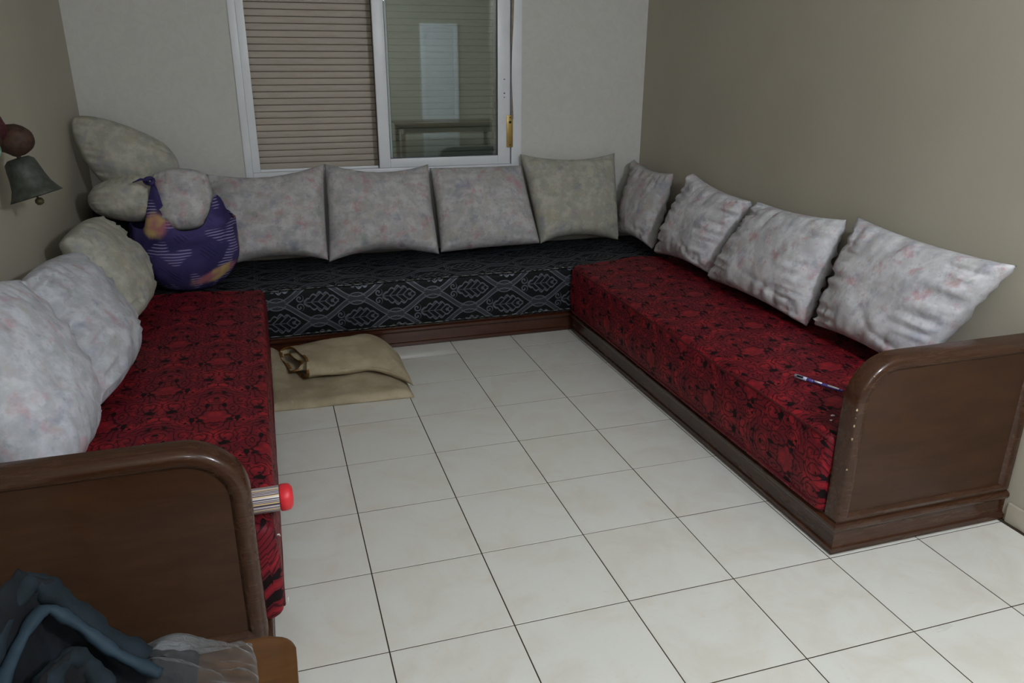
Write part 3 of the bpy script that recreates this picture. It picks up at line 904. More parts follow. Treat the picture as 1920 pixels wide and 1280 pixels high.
# ------------------------------------------------------------------ cushions
def cushion(name, label, quad, thick, mat, seed, group=None, pinch=0.10, n=44, wr=1.0, sag=0.15, zmin=0.0, lim=None, pinch_s=None, rnd=0.0, power=2.6, root_expo=0.5, side=None, cat='cushion'):
    """quad: seam corners BL, BR, TR, TL in world space as seen from the front."""
    q = [np.array(p, float) for p in quad]
    ss = np.linspace(-1, 1, n + 1)
    ss = np.sign(ss) * (1 - (1 - np.abs(ss)) ** 1.25)            # denser towards the seams
    S, Tt = np.meshgrid(ss, ss, indexing='ij')
    ps = pinch if pinch_s is None else pinch_s
    px = S * (1 - ps * (1 - Tt ** 2) * S ** 2)
    py = Tt * (1 - pinch * (1 - S ** 2) * Tt ** 2)
    px = px * (1 - rnd) + rnd * S * np.sqrt(1 - Tt ** 2 / 2); py = py * (1 - rnd) + rnd * Tt * np.sqrt(1 - S ** 2 / 2)
    a_, b_ = (px + 1) / 2, (py + 1) / 2
    base = ((1 - a_) * (1 - b_))[..., None] * q[0] + (a_ * (1 - b_))[..., None] * q[1] + (a_ * b_)[..., None] * q[2] + ((1 - a_) * b_)[..., None] * q[3]
    nrm = np.cross(q[1] - q[0], q[3] - q[0]); nrm2 = np.cross(q[2] - q[1], q[2] - q[3]) 
    nn = (nrm / np.linalg.norm(nrm)); nn2 = np.cross(q[3] - q[2], q[1] - q[2]); nn2 = nn2 / np.linalg.norm(nn2)
    nn = nn + nn2; nn /= np.linalg.norm(nn)
    h = (np.clip(1 - np.abs(S) ** power, 0, 1) * np.clip(1 - np.abs(Tt) ** power, 0, 1)) ** root_expo
    h = h * (1 - sag * Tt)
    edge = np.maximum(np.abs(S), np.abs(Tt))
    V, faces = [], []
    parts = []
    for sd in (1, -1):
        lump = 0.10 * fbm(S * 1.7 + seed, Tt * 1.7 + 5, seed + sd, 2) * h
        # gathers: ridges running in from the side seams and up from the bottom seam
        g1 = (1 - np.abs(vnoise(Tt * 9 + seed * 1.3, S * 1.6 + 2.0, seed + 11 + sd)) * 2) * np.clip((np.abs(S) - 0.35) / 0.5, 0, 1) * np.clip((1 - np.abs(S)) / 0.08, 0, 1)
        g2 = (1 - np.abs(vnoise(S * 9 + seed * 0.7, Tt * 1.6 + 9.0, seed + 23 + sd)) * 2) * np.clip((np.abs(Tt) - 0.35) / 0.5, 0, 1) * np.clip((1 - np.abs(Tt)) / 0.08, 0, 1)
        # a couple of long diagonal creases
        g3 = np.exp(-((Tt * 0.8 + S * 0.35 + 0.35 + 0.12 * vnoise(S * 3, Tt * 3, seed)) / 0.035) ** 2) * h * np.clip(S + 0.4, 0, 1)
        hh = thick / 2 * (h + lump) + wr * (0.010 * g1 + 0.007 * g2 - 0.007 * g3)
        hh = np.where(edge > 0.9999, 0.0, np.maximum(hh, 0.002))
        parts.append(base + sd * hh[..., None] * nn)
    N = n + 1
    idxF = np.arange(N * N).reshape(N, N)
    idxB = idxF + N * N
    bd = np.zeros((N, N), bool); bd[0, :] = bd[-1, :] = bd[:, 0] = bd[:, -1] = True
    idxB = np.where(bd, idxF, idxB)
    V = np.concatenate([parts[0].reshape(-1, 3), parts[1].reshape(-1, 3)])
    def quads(I, flip):
        f = np.stack([I[:-1, :-1], I[1:, :-1], I[1:, 1:], I[:-1, 1:]], -1).reshape(-1, 4)
        return f[:, ::-1] if flip else f
    F = np.concatenate([quads(idxF, False), quads(idxB, True)])
    used = np.unique(F); rem = -np.ones(len(V), int); rem[used] = np.arange(len(used)); V = V[used]; F = rem[F]
    if zmin:
        V[:, 2] = np.where(V[:, 2] < zmin + 0.02, zmin + 0.02 * np.exp(np.clip((V[:, 2] - zmin - 0.02) / 0.02, -8, 0)), V[:, 2])
    if lim:
        for ax, sgn, val in lim:
            if sgn > 0: V[:, ax] = np.minimum(V[:, ax], val)
            else: V[:, ax] = np.maximum(V[:, ax], val)
    o = from_np(name, V, F, mat, None, True)
    tag(o, label, cat, group)
    return o

GB = 'floral cushions along the walls'
YL = [(1, 1, YB - 0.004)]
XRL = [(0, 1, XR - 0.004)]
XLL = [(0, -1, XL + 0.004)]
SEAT = 0.447
back = [
    ('pale pink-blotched cushion under the open half of the window, beside the purple bundle', [(-0.545, 1.38, 0.485), (0.110, 1.39, 0.490), (0.150, 1.690, 1.050), (-0.565, 1.675, 1.015)], 'cushion_pink', 2, 0.20),
    ('pale pink and grey cushion below the middle stile of the window', [(0.112, 1.385, 0.478), (0.825, 1.39, 0.478), (0.828, 1.685, 1.025), (0.152, 1.695, 1.050)], 'cushion_pink', 3, 0.20),
    ('pale floral cushion below the closed glass half of the window', [(0.835, 1.395, 0.49), (1.528, 1.40, 0.505), (1.478, 1.675, 0.995), (0.838, 1.680, 1.000)], 'cushion_pink', 5, 0.03),
    ('greenish-grey floral cushion with two pointed corners beside the brass strap plate', [(1.535, 1.405, 0.500), (2.115, 1.40, 0.490), (2.19, 1.695, 1.055), (1.478, 1.70, 1.070)], 'cushion_green', 8, 0.17),
]
for lab, qd, mt, sd, pin in back:
    cushion('cushion', lab, qd, 0.235, MT[mt], sd, GB, pinch=pin, pinch_s=0.025, zmin=0.440, lim=YL, power=3.2)
cushion('cushion', 'narrow-looking pale cushion wedged in the corner between both rows', [(2.165, 1.53, 0.50), (2.205, 1.06, 0.495), (2.345, 1.10, 0.985), (2.330, 1.66, 1.01)], 0.19, MT['cushion_pink'], 13, GB, pinch=0.12, zmin=0.44, lim=YL + XRL, wr=1.3)
right = [
    ('white floral cushion leaning on the wall where the red mattress starts', [(2.195, 0.98, 0.485), (2.205, 0.335, 0.515), (2.335, 0.185, 0.955), (2.35, 0.855, 1.02)], 'cushion_bright', 17, 0.12, 2.2),
    ('white floral cushion in the middle of the red mattress with gathered seams', [(2.185, 0.285, 0.495), (2.195, -0.575, 0.490), (2.345, -0.560, 0.995), (2.335, 0.115, 0.965)], 'cushion_bright', 19, 0.09, 2.2),
    ('large white and pink floral cushion beside the end panel near the pen', [(2.195, -0.635, 0.515), (2.20, -1.24, 0.505), (2.345, -1.46, 1.000), (2.35, -0.625, 1.02)], 'cushion_bright', 21, 0.10, 2.0),
]
for lab, qd, mt, sd, pin, wr in right:
    cushion('cushion', lab, qd, 0.24, MT[mt], sd, GB, pinch=pin * 0.8, pinch_s=0.05, zmin=0.462, lim=XRL, wr=wr)
left = [
    ('cream floral cushion leaning on the bell wall beside the purple bundle', [(-0.87, 0.20, 0.53), (-0.87, 0.83, 0.52), (-1.07, 0.92, 0.94), (-1.10, 0.26, 0.96)], 'cushion_green', 31, 0.30),
    ('plump white cushion in the middle of the row below the bell', [(-0.84, -0.76, 0.53), (-0.83, 0.04, 0.51), (-1.07, 0.20, 0.91), (-1.09, -0.50, 0.97)], 'cushion_white', 34, 0.30),
    ('plump creased white cushion next to the end panel behind the dark clothes', [(-0.87, -1.40, 0.55), (-0.88, -0.80, 0.52), (-1.08, -0.56, 1.00), (-1.12, -1.20, 1.08)], 'cushion_white', 37, 0.30),
]
for lab, qd, mt, sd, th in left:
    # seen from the room (+x) the near side is on the left
    cushion('cushion', lab, qd, th, MT[mt], sd, GB, pinch=0.0, rnd=0.30, zmin=0.462, lim=XLL, wr=1.7, power=2.2)

# corner pile: dark rolled blanket, cushions tied up in a purple scarf, one cushion on top
V_, F_ = lathe_np([(0.02, 0.0), (0.17, 0.005), (0.195, 0.04), (0.20, 0.30), (0.19, 0.46), (0.165, 0.485), (0.02, 0.49)], 28)
ang = np.arctan2(V_[:, 1], V_[:, 0])
V_[:, :2] *= (1 + 0.05 * np.sin(ang * 5 + V_[:, 2:3].ravel() * 4))[:, None]
V_ = V_ + np.array([-1.010, 1.550, 0.4555])
rb_ = from_np('rolled_blanket', V_, F_, MT['blanket_dark'], None, True)
tag(rb_, 'dark blanket roll standing in the corner behind the purple bundle', 'blanket')
cushion('cushion', 'grey-cream cushion perched on top of the corner pile', [(-1.11, 1.35, 0.965), (-0.68, 1.33, 0.955), (-0.69, 1.43, 1.24), (-1.27, 1.43, 1.46)], 0.28, MT['cushion_green'], 41, 'cushions of the corner pile', pinch=0.0, rnd=0.75, lim=YL + XLL, power=2.2, sag=0.1)
cushion('cushion', 'cream cushion end poking out of the purple scarf on the wall side', [(-1.14, 1.06, 0.90), (-0.78, 1.04, 0.84), (-0.78, 1.12, 1.12), (-1.12, 1.16, 1.05)], 0.26, MT['cushion_green'], 43, 'cushions of the corner pile', pinch=0.0, rnd=0.8, power=2.2)
cushion('cushion', 'pale pinkish cushion bulging over the front of the purple scarf', [(-0.82, 1.05, 0.79), (-0.51, 1.05, 0.80), (-0.50, 1.12, 1.12), (-0.82, 1.12, 1.13)], 0.28, MT['cushion_pink'], 45, 'cushions of the corner pile', pinch=0.0, rnd=0.6, power=2.2)

# the scarf: a slung bowl of cloth with two ends drawn up and knotted
sc = empty('purple_scarf', (-0.69, 1.16, 0.445))
tag(sc, 'purple patterned scarf tied round cushions on the corner of the black mattress', 'scarf')
na_, nv_ = 96, 40
cx0, cy0, rx, ry = -0.685, 1.17, 0.285, 0.235
V_, UV_, BR_ = [], [], []
for i in range(na_):
    ph = -math.pi + 2 * math.pi * i / na_     # 0 = towards the camera (-y), growing towards +x
    def bump_(c_, w_):
        d_ = (ph - c_ + math.pi) % (2 * math.pi) - math.pi
        return math.exp(-(d_ / w_) ** 2)
    rim = 0.815 + 0.265 * bump_(math.radians(-24), 0.19) + 0.17 * bump_(math.radians(50), 0.30) + 0.10 * bump_(math.radians(180), 1.2) + 0.02 * bump_(math.radians(-70), 0.3)
    for j in range(nv_ + 1):
        t = j / nv_
        z = 0.448 + (rim - 0.448) * t
        # belly profile by absolute height
        hz = (z - 0.448) / 0.40
        if hz < 0.55: rr_ = 0.42 + 0.58 * math.sin(math.pi / 2 * min(1, hz / 0.55)) ** 0.7 if hz > 0 else 0.42
        else: rr_ = 1.0 - 0.05 * ((hz - 0.55) / 0.6) ** 1.6
        fold = 0.012 * math.sin(ph * 9 + z * 14) * (0.3 + t) + 0.010 * math.sin(ph * 17 - z * 23)
        r_ = rr_ + fold
        V_.append((cx0 + rx * r_ * math.sin(ph), cy0 - ry * r_ * math.cos(ph), z))
        UV_.append((ph * 0.27, z))
        dl = math.exp(-((z - 0.53 - 0.07 * math.sin(ph - 0.4)) / 0.05) ** 2) * bump_(math.radians(40), 0.75)
        st2 = bump_(math.radians(-25), 0.36) * math.exp(-((z - 0.85) / 0.08) ** 2)
        BR_.append(max(dl, st2, bump_(math.radians(95), 0.22) * 0.7))
idx = np.arange(na_ * (nv_ + 1)).reshape(na_, nv_ + 1)
A = idx; B = np.roll(idx, -1, 0)
F_ = np.stack([A[:, :-1], B[:, :-1], B[:, 1:], A[:, 1:]], -1).reshape(-1, 4)
so = from_np('cloth', V_, F_, MT['scarf'], sc, True, UV_)
at = so.data.attributes.new('border', 'FLOAT', 'POINT'); at.data.foreach_set('value', np.array(BR_, dtype=np.float32))
sm = so.modifiers.new('thickness', 'SOLIDIFY'); sm.thickness = 0.005; sm.offset = -1
# the knot
kp = [(-0.80 + 0.020 * math.cos(a_) , 0.958 + 0.012 * math.sin(a_ * 2), 1.085 + 0.014 * math.sin(a_)) for a_ in np.linspace(0, 2 * math.pi, 14)]
V_, F_ = tube_np(kp, 0.011, 8)
ko = from_np('knot', V_, F_, MT['scarf'], sc, True)
V_, F_ = tube_np([(-0.80, 0.945, 1.09), (-0.835, 0.93, 1.10), (-0.875, 0.925, 1.085)], [0.014, 0.012, 0.004], 8, 0.5)
from_np('knot_end', V_, F_, MT['scarf'], sc, True)

# ------------------------------------------------------------------ folded rug on the floor
rg = empty('folded_rug', (0.05, 0.62, 0.0))
tag(rg, 'khaki rug folded over itself on the floor before the black mattress', 'rug')
def sheet(name, P, thick, mat, parent, bottom=None):
    """P: (n,m,3) top surface; closed below by `thick` (or down to the floor)"""
    n_, m_ = P.shape[:2]
    Bm = P.copy(); Bm[..., 2] = np.maximum(P[..., 2] - thick, 0.0008) if bottom is None else bottom
    V = np.concatenate([P.reshape(-1, 3), Bm.reshape(-1, 3)])
    I = np.arange(n_ * m_).reshape(n_, m_); J = I + n_ * m_
    f1 = np.stack([I[:-1, :-1], I[1:, :-1], I[1:, 1:], I[:-1, 1:]], -1).reshape(-1, 4)
    f2 = np.stack([J[:-1, :-1], J[:-1, 1:], J[1:, 1:], J[1:, :-1]], -1).reshape(-1, 4)
    sides = []
    loop = list(I[:, 0]) + list(I[-1, 1:]) + list(I[-2::-1, -1]) + list(I[0, -2:0:-1])
    o_ = n_ * m_
    for a_, b_ in zip(loop, loop[1:] + loop[:1]): sides.append((b_, a_, a_ + o_, b_ + o_))
    return from_np(name, V, np.concatenate([f1, f2, np.array(sides)]), mat, parent, True)
# lower layers: flat double sheet with a raised far-left lump
U_, W_ = np.meshgrid(np.linspace(0, 1, 50), np.linspace(0, 1, 40), indexing='ij')
Xs = -0.315 + (0.735 - 0.02 * W_) * U_
Ys = (0.262 - 0.030 * U_) + (0.715 + 0.02 * U_) * W_
fl_ = np.minimum.reduce([U_ * 0.735 / 0.03, (1 - U_) * 0.735 / 0.03, W_ * 0.7 / 0.03, (1 - W_) * 0.7 / 0.03]).clip(0, 1)
Zs = 0.012 + 0.026 * np.sqrt(fl_) + 0.006 * fbm(U_ * 6, W_ * 6, 3) + 0.075 * np.exp(-((U_ - 0.02) / 0.10) ** 2 - ((W_ - 0.92) / 0.25) ** 2)
sheet('lower_fold', np.stack([Xs, Ys, np.maximum(Zs, 0.006)], -1), 0.2, MT['rug'], rg, bottom=0.0008)
# upper fold: a flattened spiral of sheet extruded along x, open at its left end, closing to the lower right corner
def spiral_pts(k, s):
    return
secs = 26
rings_o, rings_i = [], []
nsp = 64
for a in range(secs + 1):
    t = a / secs
    # widths along the roll
    e_ = max(0.0, (t - 0.62) / 0.38)
    yf_ = 0.475 + 0.015 * t - 0.245 * e_ ** 1.4; yb_ = 0.965 + 0.01 * t - 0.10 * e_ ** 2
    yc = (yf_ + yb_) / 2; hw = (yb_ - yf_) / 2
    hz = 0.060 + 0.012 * t
    if t > 0.70: hz *= 1 - 0.80 * ((t - 0.70) / 0.30) ** 1.8
    zc = 0.034 + hz
    ro, ri = [], []
    tilt_ = 0.055 * t * (1 - e_ ** 2)
    for k in range(nsp + 1):
        th_ = -math.pi * 0.55 + (2 * math.pi * 1.75) * k / nsp      # winds inwards
        sc_ = 1.0 - 0.62 * k / nsp
        lean = 0.10 * (1 - t)
        cyy, czz = math.cos(th_), math.sin(th_)
        py_ = yc - hw * sc_ * abs(cyy) ** 0.8 * math.copysign(1, cyy)
        pz_ = zc + hz * sc_ * abs(czz) ** 0.9 * math.copysign(1, czz) + 0.004 * math.sin(k * 0.9 + a * 0.5)
        pz_ += tilt_ * (py_ - yc) / hw * (1 if czz > 0 else 0.2)
        xs_ = -0.135 + 0.560 * t
        skew = (1 - t) * (0.32 * (0.72 + 0.235 - py_ - 0.235) ) * 0.9     # slanted open end: the front edge starts further right
        skew -= (1 - t) * 1.1 * max(0.0, zc + hz - pz_) * (0.35 + 0.65 * k / nsp)
        xx = xs_ + skew + 0.01 * math.sin(k * 0.4) * (1 - t)
        ro.append((xx, py_, pz_))
        thn = 0.010
        ri.append((xx + 0.002, yc - (yc - py_) * (1 - thn / max(hw * sc_, 0.03)), zc + (pz_ - zc) * (1 - thn / max(hz * sc_, 0.02))))
    rings_o.append(ro); rings_i.append(ri)
O_ = np.array(rings_o); I_ = np.array(rings_i)
Vr = np.concatenate([O_.reshape(-1, 3), I_.reshape(-1, 3)]); Vr[:, 2] = np.maximum(Vr[:, 2], 0.030)
nn_ = nsp + 1
G_ = np.arange((secs + 1) * nn_).reshape(secs + 1, nn_); G2 = G_ + (secs + 1) * nn_
f1 = np.stack([G_[:-1, :-1], G_[:-1, 1:], G_[1:, 1:], G_[1:, :-1]], -1).reshape(-1, 4)
f2 = np.stack([G2[:-1, :-1], G2[1:, :-1], G2[1:, 1:], G2[:-1, 1:]], -1).reshape(-1, 4)
f4 = np.stack([G_[-1, :-1], G_[-1, 1:], G2[-1, 1:], G2[-1, :-1]], -1)
up_ = from_np('upper_fold', Vr, np.concatenate([f1, f2, f4]), MT['rug'], rg, True)
# the cut edge of the sheet at the open end
Ve = np.concatenate([O_[0], I_[0]]); Ve[:, 2] = np.maximum(Ve[:, 2], 0.030)
Ve = np.concatenate([Ve, Ve + np.array([0.012, 0, 0])])
Ve[:2 * nn_, 0] -= 0.003
fe = []
for k in range(nsp):
    fe.append((k, k + 1, nn_ + k + 1, nn_ + k))
    fe.append((k, 2 * nn_ + k, 2 * nn_ + k + 1, k + 1))
    fe.append((nn_ + k, nn_ + k + 1, 3 * nn_ + k + 1, 3 * nn_ + k))
from_np('edge_binding', Ve, np.array(fe), MT['rug_edge'], up_, True)

# ------------------------------------------------------------------ small things on the sofas
# striped container with red cap lying across the near end of the red mattress
tb = empty('striped_container', (-0.33, -1.46, 0.462))
tag(tb, 'striped cylindrical container with a red rounded cap, sticking out past the rounded end panel', 'container')
def lathe_x(prof, n, x0, yc, zc, tilt=0.0):
    V, F = lathe_np(prof, n)
    V = V[:, [2, 0, 1]]
    V[:, 2] += V[:, 0] * tilt
    return V + np.array([x0, yc, zc]), F
TR = 0.037
tubeV, tubeF = lathe_x([(TR - 0.002, 0.0), (TR, 0.002), (TR, 0.158), (TR - 0.001, 0.160)], 40, -0.43, -1.452, 0.502)
o = from_np('body', tubeV, tubeF, MT['stripes'], tb, True, origin=(-0.35, -1.452, 0.502)); o.data.set_sharp_from_angle(angle=math.radians(40))
capV, capF = lathe_x([(TR - 0.001, 0.0), (TR + 0.002, 0.002), (TR + 0.0025, 0.018), (TR, 0.028), (TR - 0.009, 0.035), (TR - 0.02, 0.037)], 40, -0.269, -1.452, 0.502)
from_np('cap', capV, capF, MT['red_plastic'], tb, True)
# the pen
pn = empty('pen', (1.815, -1.15, 0.475))
tag(pn, 'purple and white pen with clear tip lying on the red mattress by the end panel', 'pen')
p0, p1 = Vector((1.776, -1.06, 0.4795)), Vector((1.856, -1.25, 0.4795)); dp = p1 - p0
def pen_seg(nm, a_, b_, ra, rb_, mat):
    V, F = tube_np([p0 + dp * a_, p0 + dp * ((a_ + b_) / 2), p0 + dp * b_], [ra, (ra + rb_) / 2, rb_], 12)
    return from_np(nm, V, F, MT[mat], pn, True)
pen_seg('cap', 0.0, 0.26, 0.0085, 0.0078, 'pen_clear')
pen_seg('grip', 0.26, 0.40, 0.0072, 0.0066, 'pen_purple')
pen_seg('barrel', 0.40, 0.93, 0.0066, 0.0062, 'pen_purple')
pen_seg('tail', 0.93, 1.0, 0.0062, 0.004, 'pen_purple')
for a_, b_ in ((0.42, 0.58), (0.70, 0.93)):
    V, F = tube_np([p0 + dp * a_ + Vector((-0.002, 0, 0.0035)), p0 + dp * b_ + Vector((-0.002, 0, 0.0035))], 0.0042, 8)
    from_np('white_strip', V, F, MT['pen_white'], pn, True)  # white strips along the upper side of the barrel
V, F = tube_np([p0 + dp * 0.04 + Vector((-0.004, -0.006, 0.004)), p0 + dp * 0.16 + Vector((-0.005, -0.008, 0.006))], 0.004, 6)
from_np('clip', V, F, MT['piping_black'], pn, True)
# paper crumbs
rp = random.Random(12)
for lab, (x, y, z), s in (('tiny white paper crumb on red mattress beside the rounded panel with chips', (1.690, -1.40, 0.4665), 0.010),
                          ('tiny white crumb near the pen on red mattress', (1.664, -1.425, 0.463), 0.007),
                          ('tiny white crumb in the middle of the red mattress below the bell', (-0.70, -0.93, 0.474), 0.009)):
    bm = bmesh.new(); bmesh.ops.create_icosphere(bm, subdivisions=1, radius=s)
    for vv_ in bm.verts: vv_.co = Vector((vv_.co.x * rp.uniform(0.7, 1.3) + x, vv_.co.y * rp.uniform(0.4, 0.8) + y, vv_.co.z * 0.28 + z))
    o = from_bm('paper_crumb', bm, MT['paper_white'])
    tag(o, lab, 'paper')
for lab, pts in (('thin white thread hanging on the red mattress under the striped container', [(-0.288, -1.475, 0.395), (-0.2825, -1.47, 0.392), (-0.281, -1.46, 0.38)]),
                 ('short white thread at the bottom of the red mattress beside the end panel', [(-0.285, -1.50, 0.165), (-0.279, -1.495, 0.172), (-0.278, -1.49, 0.185)])):
    V, F = tube_np(pts, 0.0022, 6)
    tag(from_np('thread_scrap', V, F, MT['paper_white'], None, True), lab, 'thread')

# ------------------------------------------------------------------ hanging bell on the left wall
bl = empty('hanging_bell', (-1.09, -0.03, 1.15))
tag(bl, 'dark iron bell with red-brown bow hanging on the left wall', 'bell')
prof = [(0.012, 0.178), (0.045, 0.175), (0.062, 0.160), (0.068, 0.130), (0.074, 0.090), (0.084, 0.050), (0.100, 0.018), (0.112, 0.002), (0.112, 0.0), (0.103, 0.006), (0.080, 0.045), (0.06, 0.12), (0.01, 0.165)]
V, F = lathe_np(prof, 40); F = F[:-2]
Rt = np.array(Matrix.Rotation(math.radians(-17), 3, Vector((0.30, 0.95, 0))).to_3x3())
def bell_place(V): return (V * 0.87) @ Rt.T + np.array([-1.082, -0.035, 1.180])
from_np('bell_body', bell_place(V), F, MT['bell_iron'], bl, True)
V, F = lathe_np([(0.003, 0.10), (0.004, -0.005), (0.016, -0.012), (0.020, -0.024), (0.014, -0.036), (0.003, -0.040)], 16)
from_np('clapper', bell_place(V), F, MT['bell_clapper'], bl, True)
def blob(nm, c_, r_, mat, seed, parent=bl):
    bm = bmesh.new(); bmesh.ops.create_uvsphere(bm, u_segments=24, v_segments=16, radius=1.0)
    V = np.array([v_.co[:] for v_ in bm.verts]); 
    for i, v_ in enumerate(bm.verts): v_.index = i
    F = [[v_.index for v_ in f_.verts] for f_ in bm.faces]; bm.free()
    V = V * (1 + 0.08 * fbm(V[:, 0:1].ravel() * 2 + seed, V[:, 2:3].ravel() * 2 + V[:, 1], seed, 2))[:, None]
    return from_np(nm, V * np.array(r_) + np.array(c_), F, MT[mat], parent, True)
blob('bow_loop', (-1.105, -0.10, 1.405), (0.072, 0.055, 0.060), 'bow_brown', 2)
blob('bow_loop', (-1.155, -0.15, 1.455), (0.045, 0.04, 0.060), 'bow_red', 3)
blob('bow_loop', (-1.165, -0.20, 1.42), (0.05, 0.06, 0.050), 'bow_brown', 5)
V, F = tube_np([(-1.150 + 0.035 * math.cos(a_), -0.262, 1.385 + 0.035 * math.sin(a_)) for a_ in np.linspace(0, 2 * math.pi, 20)], 0.008, 8)
from_np('ring', V, F, MT['ring_green'], bl, True)
V, F = tube_np([(-1.105, -0.075, 1.335), (-1.11, -0.085, 1.36), (-1.14, -0.12, 1.41), (-1.223, -0.15, 1.43)], 0.008, 8)
from_np('hook', V, F, MT['bell_iron'], bl, True)

# ------------------------------------------------------------------ low table with clothes, near the camera
tbk = empty('low_table', (-0.55, -2.30, 0.0))
tag(tbk, 'orange-brown wooden low table with rounded corner under the heap of clothes', 'table')
tx0, tx1, ty0, ty1, tz = -0.93, -0.256, -2.62, -1.985, 0.46
r = 0.055; poly = []
for cx_, cy_, a0 in ((tx1 - r, ty1 - r, 0), (tx0 + r, ty1 - r, 90), (tx0 + r, ty0 + r, 180), (tx1 - r, ty0 + r, 270)):
    poly += [(cx_ + r * math.cos(math.radians(a0 + 90 * k / 6)), cy_ + r * math.sin(math.radians(a0 + 90 * k / 6))) for k in range(7)]
prism('table_top', poly, 'z', tz - 0.035, tz, MT['wood_table'], tbk, bevel=0.010, seg=4)
for lx, ly in ((tx0 + 0.05, ty0 + 0.05), (tx1 - 0.05, ty0 + 0.05), (tx1 - 0.05, ty1 - 0.05), (tx0 + 0.05, ty1 - 0.05)):
    V, F = tube_np([(lx, ly, 0.0006), (lx, ly, 0.25), (lx, ly, tz - 0.036)], [0.017, 0.021, 0.025], 14)
    from_np('leg', V, F, MT['wood_table'], tbk, True)
rbox('apron', (tx0 + 0.06, ty1 - 0.06, tz - 0.10), (tx1 - 0.06, ty1 - 0.04, tz - 0.036), MT['wood_table'], tbk)
rbox('apron', (tx1 - 0.06, ty0 + 0.06, tz - 0.10), (tx1 - 0.04, ty1 - 0.06, tz - 0.036), MT['wood_table'], tbk)
# the heap of clothes: a draped height field with raised folds
def ridge(Xg, Yg, pts, wd):
    best = np.full(Xg.shape, 9.0); hz = np.zeros(Xg.shape)
    for (xa, ya, za), (xb, yb, zb) in zip(pts[:-1], pts[1:]):
        dx, dy = xb - xa, yb - ya
        t = np.clip(((Xg - xa) * dx + (Yg - ya) * dy) / (dx * dx + dy * dy), 0, 1)
        d = np.hypot(Xg - xa - t * dx, Yg - ya - t * dy)
        z = za + t * (zb - za)
        hz = np.where(d < best, z, hz); best = np.minimum(best, d)
    return hz * np.exp(-(best / wd) ** 2)
jk = empty('jacket', (-0.7, -2.25, 0.462))
tag(jk, 'dark teal jacket heaped on the low table', 'jacket')
gx, gy = np.meshgrid(np.linspace(-0.92, -0.46, 90), np.linspace(-2.58, -1.995, 110), indexing='ij')
lines = [[(-0.80, -2.45, 0.12), (-0.775, -2.22, 0.21), (-0.735, -2.07, 0.262), (-0.69, -2.055, 0.22), (-0.62, -2.07, 0.12), (-0.54, -2.09, 0.05)],
         [(-0.68, -2.40, 0.10), (-0.68, -2.24, 0.155), (-0.645, -2.165, 0.150), (-0.60, -2.20, 0.09), (-0.55, -2.32, 0.05)],
         [(-0.86, -2.30, 0.12), (-0.86, -2.10, 0.17), (-0.84, -2.03, 0.16)]]
hz = np.zeros(gx.shape)
for L_, wd in zip(lines, (0.034, 0.028, 0.04)): hz = np.maximum(hz, ridge(gx, gy, L_, wd))
em = np.minimum.reduce([(gx + 0.92) / 0.03, (-0.46 - gx) / 0.05, (gy + 2.58) / 0.03, (-1.995 - gy) / 0.015]).clip(0, 1)
hz = (hz + 0.035 + 0.012 * fbm(gx * 22, gy * 22, 5) + 0.05 * np.exp(-((gx + 0.78) / 0.13) ** 2 - ((gy + 2.15) / 0.2) ** 2)) * np.sqrt(em)
sheet('cloth', np.stack([gx, gy, 0.4635 + np.maximum(hz, 0.001)], -1), 0.5, MT['jacket'], jk, bottom=0.4605)
for L_, wd, mt_, dz_ in ((lines[0], 0.026, 'jacket_fold', 0.0), (lines[1], 0.022, 'jacket_fold', 0.0), (lines[2], 0.03, 'jacket_fold', 0.0),
                        ([(x_ + 0.03, y_ - 0.045, z_ * 0.86) for x_, y_, z_ in lines[0]], 0.013, 'jacket_trim', 0.0)):
    pts = []
    ctl = [Vector((x_, y_, z_)) for x_, y_, z_ in L_]
    for k in range(len(ctl) - 1):
        p_0, p_1, p_2, p_3 = ctl[max(k - 1, 0)], ctl[k], ctl[k + 1], ctl[min(k + 2, len(ctl) - 1)]
        for j in range(8):
            t = j / 8
            c_ = 0.5 * ((2 * p_1) + (p_2 - p_0) * t + (2 * p_0 - 5 * p_1 + 4 * p_2 - p_3) * t * t + (3 * p_1 - p_0 - 3 * p_2 + p_3) * t ** 3)
            pts.append((c_.x, c_.y, 0.4635 + 0.03 + c_.z + dz_))
    V, F = tube_np(pts, [wd * (1 + 0.18 * math.sin(k * 0.9) + 0.1 * math.sin(k * 2.3)) for k in range(len(pts))], 12, 0.8)
    from_np('fold' if mt_ == 'jacket_fold' else 'trim', V, F, MT[mt_], jk, True)
blob('orange_lump', (-0.868, -2.045, 0.685), (0.04, 0.03, 0.035), 'orange_cloth', 9, jk)  # unidentified orange lump, a separate thing only grouped with the jacket
# clear plastic bag, crumpled over the table
gx, gy = np.meshgrid(np.linspace(-0.58, -0.345, 70), np.linspace(-2.55, -2.005, 110), indexing='ij')
em = np.minimum.reduce([(gx + 0.58) / 0.05, (-0.345 - gx) / 0.04, (gy + 2.55) / 0.05, (-2.005 - gy) / 0.03]).clip(0, 1)
cr = np.abs(fbm(gx * 7 + gy * 5, gy * 30 + gx * 6, 21, 2))
hz = (0.018 + 0.035 * np.exp(-((gx + 0.50) / 0.09) ** 2) * (0.6 + 0.4 * np.sin(gy * 18)) + 0.030 * cr) * np.sqrt(em)
Pz = np.stack([gx + 0.012 * fbm(gx * 9, gy * 9, 31), gy, 0.462 + 0.05 * np.clip((-0.46 - gx) / 0.16, 0, 1) + np.maximum(hz, 0.002)], -1)
n_, m_ = Pz.shape[:2]; I = np.arange(n_ * m_).reshape(n_, m_)
o = from_np('plastic_bag', Pz.reshape(-1, 3), np.stack([I[:-1, :-1], I[1:, :-1], I[1:, 1:], I[:-1, 1:]], -1).reshape(-1, 4), MT['plastic'], None, True)
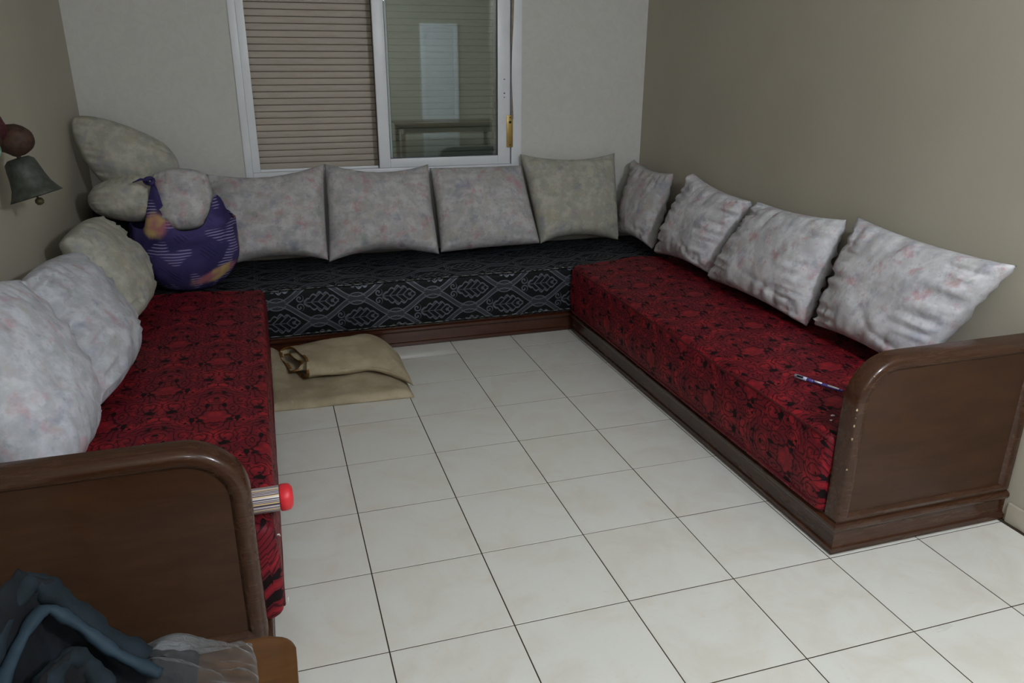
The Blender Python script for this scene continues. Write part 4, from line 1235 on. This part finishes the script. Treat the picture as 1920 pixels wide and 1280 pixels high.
tag(o, 'crumpled clear plastic bag on the low table beside the jacket', 'bag')

# ------------------------------------------------------------------ the part of the room that the window glass mirrors
dr = struct(empty('door_1', (2.60, YF, 0.0)), 'white door in the wall facing the window')
rbox('door_leaf', (2.42, YF + 0.001, 0.002), (2.86, YF + 0.04, 2.12), MT['door_white'], dr, 0.004)
rbox('door_frame', (2.34, YF + 0.001, 0.002), (2.415, YF + 0.06, 2.19), MT['alu_white'], dr, 0.004)
rbox('door_frame', (2.865, YF + 0.001, 0.002), (2.95, YF + 0.06, 2.19), MT['alu_white'], dr, 0.004)
rbox('door_head', (2.416, YF + 0.001, 2.122), (2.864, YF + 0.06, 2.19), MT['alu_white'], dr, 0.004)
tk = empty('dining_table', (2.5, -5.2, 0.0))
tag(tk, 'brown table standing before the white door, mirrored in the window glass', 'table')
rbox('table_top', (1.75, -5.55, 0.72), (3.35, -4.85, 0.755), MT['wood_table'], tk, 0.006)
for lx in (1.83, 3.27):
    for ly in (-5.47, -4.93):
        V, F = tube_np([(lx, ly, 0.0006), (lx, ly, 0.4), (lx, ly, 0.719)], [0.025, 0.032, 0.038], 12)
        from_np('leg', V, F, MT['wood_table'], tk, True)
rbox('apron', (1.85, -4.96, 0.60), (3.25, -4.935, 0.719), MT['wood_table'], tk, 0.003)
rbox('apron', (1.85, -5.465, 0.60), (3.25, -5.44, 0.719), MT['wood_table'], tk, 0.003)

# ------------------------------------------------------------------ ceiling lamps
for (lx, ly, lz), lr, lp, lc in LAMPS:
    L_ = empty('ceiling_lamp', (lx, ly, lz - lr))
    tag(L_, ('brighter ' if lp > 60 else 'dimmer ') + 'frosted globe lamp hanging from the ceiling facing the window', 'lamp', 'ceiling globe lamps')
    bm = bmesh.new(); bmesh.ops.create_uvsphere(bm, u_segments=24, v_segments=16, radius=lr)
    for vv_ in bm.verts: vv_.co += Vector((lx, ly, lz))
    area = 4 * math.pi * lr * lr
    from_bm('globe', bm, emit('globe_light', lc, lp / (math.pi * area)), L_, smooth=True)
    V, F = lathe_np([(0.012, 0.0), (0.012, H - lz - lr - 0.03), (0.05, H - lz - lr - 0.025), (0.055, H - lz - lr - 0.0005)], 16)
    from_np('stem', V + np.array([lx, ly, lz + lr]), F, MT['alu_white'], L_, True)
